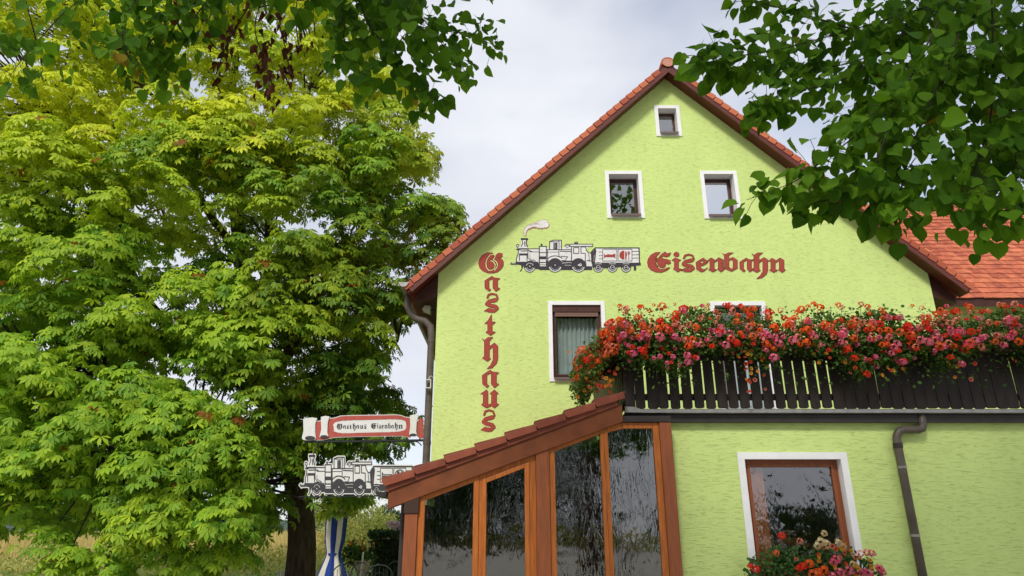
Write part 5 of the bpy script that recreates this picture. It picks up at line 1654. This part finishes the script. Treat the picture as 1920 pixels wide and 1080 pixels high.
mb = MB(); mb.tube([(pu.x, 14.2, 1.07), (pu.x, 14.2, 1.11)],   .142, 16, cap=False); mb.build('tie', M['blue_cloth'], par)

def bush(name, label, cat, centre, rad, n, size, cols, tmpl, m, seed, parts=True, stem=True, group=None):
    t = thing(name, (centre[0], centre[1], 0), label, cat, group)
    r = np.random.default_rng(seed)
    nb_ = max(6, n//60)
    v = r.normal(0, 1, (nb_, 3)); v /= np.linalg.norm(v, axis=1, keepdims=True); v *= r.uniform(.35, 1, (nb_, 1))**.5
    cl = np.array(centre)+v*np.array(rad)*.85
    p = cl[r.integers(0, nb_, n)]+r.normal(0, .22, (n, 3))*np.array(rad)
    p = p[p[:, 2] > .05]; n = len(p)
    k = r.random((n, 1)); c = np.array(cols[0])*(1-k)+np.array(cols[1])*k
    V, T, C = scatter(tmpl[0], tmpl[1], p-np.array([centre[0], centre[1], 0]), frames_from(r.normal(0, .7, (n, 3))+np.array([0, -.2, -.3]), r.normal(0, .6, (n, 3))+np.array([0, -.4, .8])), r.uniform(.7, 1.3, n)*size, c)
    me = np_mesh('crown', V, T, m, C); link('crown', me, t)
    if stem:
        s = MB(); s.tube([(centre[0], centre[1], 0), (centre[0]+.05, centre[1], centre[2]*.6), (centre[0], centre[1], centre[2])], [.05*max(rad), .04*max(rad), .015*max(rad)], 7); s.build('trunk', M['bark'], t, smooth=True)
    return t
# clipped hedge
hg = at(690, 1000, 18.5)
hd = thing('hedge', (hg.x+1.2, 18.5, 0), 'dark green clipped hedge behind the terrace chairs', 'hedge')
r4 = np.random.default_rng(4)
n = 5200
p = np.stack([r4.uniform(hg.x, hg.x+2.6, n), 18.5+r4.uniform(-.05, .7, n)**1, r4.uniform(.05, hg.z, n)], 1)
topm = r4.random(n) < .25; p[topm, 2] = hg.z+r4.normal(0, .03, topm.sum())
k = r4.random((n, 1)); c = np.array([.015, .045, .014])*(1-k)+np.array([.05, .11, .025])*k
V, T, C = scatter(OV[0], OV[1], p-np.array([hg.x+1.2, 18.5, 0]), frames_from(r4.normal(0, .8, (n, 3)), r4.normal(0, .5, (n, 3))+np.array([0, -.8, .6])), r4.uniform(.08, .14, n), c)
link('foliage', np_mesh('foliage', V, T, M['small_leaf'], C), hd, kind='stuff')
mb = MB(); mb.box(hg.x+.15, hg.x+2.5, 18.75, 19.1, 0, hg.z-.15); mb.build('inner_twigs', M['twig'], hd)
q = at(680, 1000, 36)
bush('willow_shrub', 'pale yellow green bushy shrub beyond the hedge and parasol', 'shrub', (q.x, 36, 1.2), (1.9, 1.4, 1.45), 5200, .16, ((.26, .31, .06), (.52, .55, .14)), OV, M['small_leaf'], 12)
q = at(648, 1000, 40)
bush('willow_shrub', 'ochre green shrub left of the taller pale bush behind the parasol', 'shrub', (q.x, 40, 1.0), (1.6, 1.2, 1.2), 2600, .16, ((.34, .31, .08), (.55, .48, .14)), OV, M['small_leaf'], 15)
q = at(742, 990, 22)
bush('lilac_bush', 'bush with pale lilac blossom showing over the hedge beside the post', 'bush', (q.x, 22, 1.5), (.55, .4, .32), 700, .07, ((.35, .22, .36), (.55, .42, .52)), RO, M['petal'], 13)
for i, (px_, Yd, h_, lab_) in enumerate(((592, 74, 4.4, 'slender pale birch standing closest to the chestnut trunk in the meadow'), (612, 80, 4.8, 'taller pale birch in the meadow behind the parasol'), (634, 86, 4.2, 'small pale birch farthest right in the meadow behind the parasol'))):
    q = at(px_, 990, Yd)
    bush('birch_tree', lab_, 'tree', (q.x, Yd, h_*.62), (1.3, 1.1, h_*.40), 1300, .22, ((.20, .26, .08), (.40, .45, .16)), OV, M['small_leaf'], 20+i, group='birches in the meadow')
# tall dry grass of the meadow
n = 24000
gx_ = r4.uniform(-42, 3, n); gy_ = r4.uniform(33.5, 75, n); gh = r4.uniform(.5, 1.25, n)*(1+.3*np.sin(gx_*.5)*np.sin(gy_*.3))
b0 = np.stack([gx_-.035, gy_, np.zeros(n)], 1); b1 = np.stack([gx_+.035, gy_, np.zeros(n)], 1); b2 = np.stack([gx_+r4.normal(0, .15, n), gy_+r4.normal(0, .15, n), gh], 1)
V = np.stack([b0, b1, b2], 1).reshape(-1, 3); T = np.arange(3*n).reshape(-1, 3)
k = r4.random((n, 1)); c = np.array([.34, .30, .08])*(1-k)+np.array([.66, .50, .22])*k
link('meadow_grass', np_mesh('meadow_grass', V, T, M['small_leaf'], np.repeat(c, 3, 0)), kind='stuff')
# low garden growth in front of the meadow at lower left
n = 7000
gx_ = r4.uniform(-20, -6, n); gy_ = r4.uniform(23, 32, n); gh = .25+.55*(np.sin(gx_*.9+1)*np.sin(gy_*.8)*.5+.5)
p = np.stack([gx_, gy_, gh*r4.random(n)+.05], 1)
k = r4.random((n, 1)); c = np.array([.22, .25, .05])*(1-k)+np.array([.55, .50, .16])*k
V, T, C = scatter(OV[0], OV[1], p, frames_from(r4.normal(0, .7, (n, 3))+np.array([0, 0, .6]), r4.normal(0, .6, (n, 3))+np.array([0, -.6, .5])), r4.uniform(.1, .2, n), c)
link('garden_growth', np_mesh('garden_growth', V, T, M['small_leaf'], C), kind='stuff')
# red bloom at the lower left
q = at(256, 1043, 22)
rf = thing('garden_flower', (q.x, 22, 0), 'single red garden bloom on a stalk at lower left', 'flower')
mb = MB(); mb.tube([(q.x, 22, 0), (q.x+.03, 22, q.z)], .012, 5); mb.build('stalk', mat('stalk_green', (.08, .14, .03), .7), rf)
put(rf, HEAD['red'][0], 'flower_head', (q.x+.03, 21.97, q.z), (0, -1, .4), 2.6)
# far wood on the skyline and wood behind the viewer
def wood(name, xs, ys, h, n, size, cols, seed, base=lambda x: 0.0):
    r = np.random.default_rng(seed)
    nt = 70
    tx_ = r.uniform(*xs, nt); ty_ = r.uniform(*ys, nt); th_ = r.uniform(.65, 1.1, nt)*h
    i = r.integers(0, nt, n); u = r.random(n)**.7
    wdt = th_[i]*.22*(1-.55*u)
    p = np.stack([tx_[i]+r.normal(0, 1, n)*wdt, ty_[i]+r.normal(0, 1, n)*wdt, np.array([base(q) for q in tx_[i]])+u*th_[i]], 1)
    k = r.random((n, 1)); c = np.array(cols[0])*(1-k)+np.array(cols[1])*k
    V, T, C = scatter(OV[0], OV[1], p, frames_from(r.normal(0, .7, (n, 3))+np.array([0, 0, -.4]), r.normal(0, .6, (n, 3))+np.array([0, -.4, .8])), r.uniform(.7, 1.3, n)*size, c)
    return link(name, np_mesh(name, V, T, M['small_leaf'], C), kind='stuff')
wood('far_wood', (-170, 40), (262, 300), 9.5, 16000, 1.5, ((.03, .06, .045), (.075, .12, .08)), 41)  # blue-green leaf colour stands in for distance haze
wood('wood_behind', (-40, 7), (-46, -36), 12.5, 12000, .9, ((.025, .06, .014), (.06, .12, .022)), 42)
wood('low_wood_behind', (13, 44), (-46, -36), 3.4, 6000, .6, ((.03, .06, .015), (.06, .11, .022)), 43)
# terrace furniture
def chair(x, y, rot, label):
    c = thing('garden_chair', (x, y, 0), label, 'chair', 'wrought iron chairs on the terrace')
    def w(px_, py_, pz_):
        return (x+px_*math.cos(rot)-py_*math.sin(rot), y+px_*math.sin(rot)+py_*math.cos(rot), pz_)
    m = MB(); pts = [w(-.23, .02, 0.45), w(-.24, .04, .7)]+[w(-.24*math.cos(R(a)), .05, .74+.20*math.sin(R(a))) for a in range(10, 175, 15)]+[w(.24, .04, .7), w(.23, .02, .45)]
    m.tube(pts, .013, 6); m.build('back_frame', M['iron'], c)
    m = MB()
    for q_ in (-.14, -.07, 0, .07, .14): m.tube([w(q_, .03, .45), w(q_*1.05, .05, .92-abs(q_)*.5)], .005, 5)
    m.tube([w(.09*math.cos(R(a)), .05, .72+.09*math.sin(R(a))) for a in range(0, 361, 24)], .006, 5)
    m.build('back_rods', M['iron'], c)
    m = MB(); m.prism([(0, 0), (1, 0), (1, 1), (0, 1)], 0, 1); m.v = [w(-.22, 0, .43), w(.22, 0, .43), w(.22, 0, .455), w(-.22, 0, .455), w(-.22, -.42, .43), w(.22, -.42, .43), w(.22, -.42, .455), w(-.22, -.42, .455)]
    m.build('seat', M['iron'], c)
    for sx in (-.2, .2):
        for sy in (.0, -.4):
            m = MB(); m.tube([w(sx, sy, .43), w(sx*1.1, sy*1.05, 0)], .011, 6); m.build('leg', M['iron'], c)
        m = MB(); m.tube([w(sx*1.15, .02, .66), w(sx*1.2, -.35, .66), w(sx*1.1, -.38, .45)], .010, 6); m.build('armrest', M['iron'], c)
    return c
q = at(712, 1062, 13.2); chair(q.x, 13.2, R(10), 'black wrought iron chair with tall arched back, left of the conservatory post')
q = at(676, 1070, 14.0); chair(q.x, 14.0, R(-20), 'black iron chair in the middle, below the stone planter')
q = at(648, 1074, 13.6); chair(q.x, 13.6, R(25), 'black iron chair beside the skirt of the closed parasol')
q = at(745, 1066, 14.6); chair(q.x, 14.6, R(0), 'dark iron chair close behind the conservatory corner post')
# stone planter with orange flowers and a white stake
q = at(680, 1050, 15.5)
pl = thing('stone_planter', (q.x, 15.5, 0), 'pale stone planter with green leaves and orange flowers before the hedge', 'planter')
mb = MB(); mb.prism([(q.x-.11, .70), (q.x+.11, .70), (q.x+.14, .89), (q.x-.14, .89)], 15.35, 15.65); mb.box(q.x-.16, q.x+.16, 15.32, 15.68, .891, .92); mb.build('trough', M['stone'], pl, bevel=.01)
mb = MB(); mb.box(q.x-.08, q.x+.08, 15.38, 15.62, 0, .70); mb.build('pedestal', M['stone'], pl)
pos = np.array([q.x-.16, 15.45, 1.05])+r4.normal(0, 1, (520, 3))*np.array([.15, .10, .10])
plant_leaves(pl, pos, .07, ((.03, .08, .02), (.09, .17, .03)), 9)
for i in range(12): put(pl, HEAD['org'][i % 2], 'flower_head', (q.x+r4.normal(-.08, .16), 15.3, 1.24+r4.normal(0, .06)), (0, -1, .5), .35)
q = at(678, 1040, 15.0)
st = MB(); st.tube([(q.x-.01, 15.0, 0), (q.x+.03, 15.0, q.z+.05)], .018, 7)
tag(st.build('garden_stake', M['white']), 'thin white garden stake in front of the stone planter', 'stake')
# picket fence
q = at(600, 1068, 17.0)
pf = thing('picket_fence', (q.x, 17.0, 0), 'low white picket fence behind the parasol skirt', 'fence')
pk = MB(); pk.prism([(-.035, .05), (.035, .05), (.035, q.z-.05), (0, q.z), (-.035, q.z-.05)], 0, .02); o = pk.build('picket', M['white']); pme = o.data; bpy.data.objects.remove(o)
for i in range(-9, 8):
    o = link('picket', pme, pf); o.location = (i*.105, -.02, 0)
for zz in (.2, q.z-.2):
    mb = MB(); mb.box(q.x-1.0, q.x+.8, 17.001, 17.03, zz, zz+.06); mb.build('fence_rail', M['white'], pf)
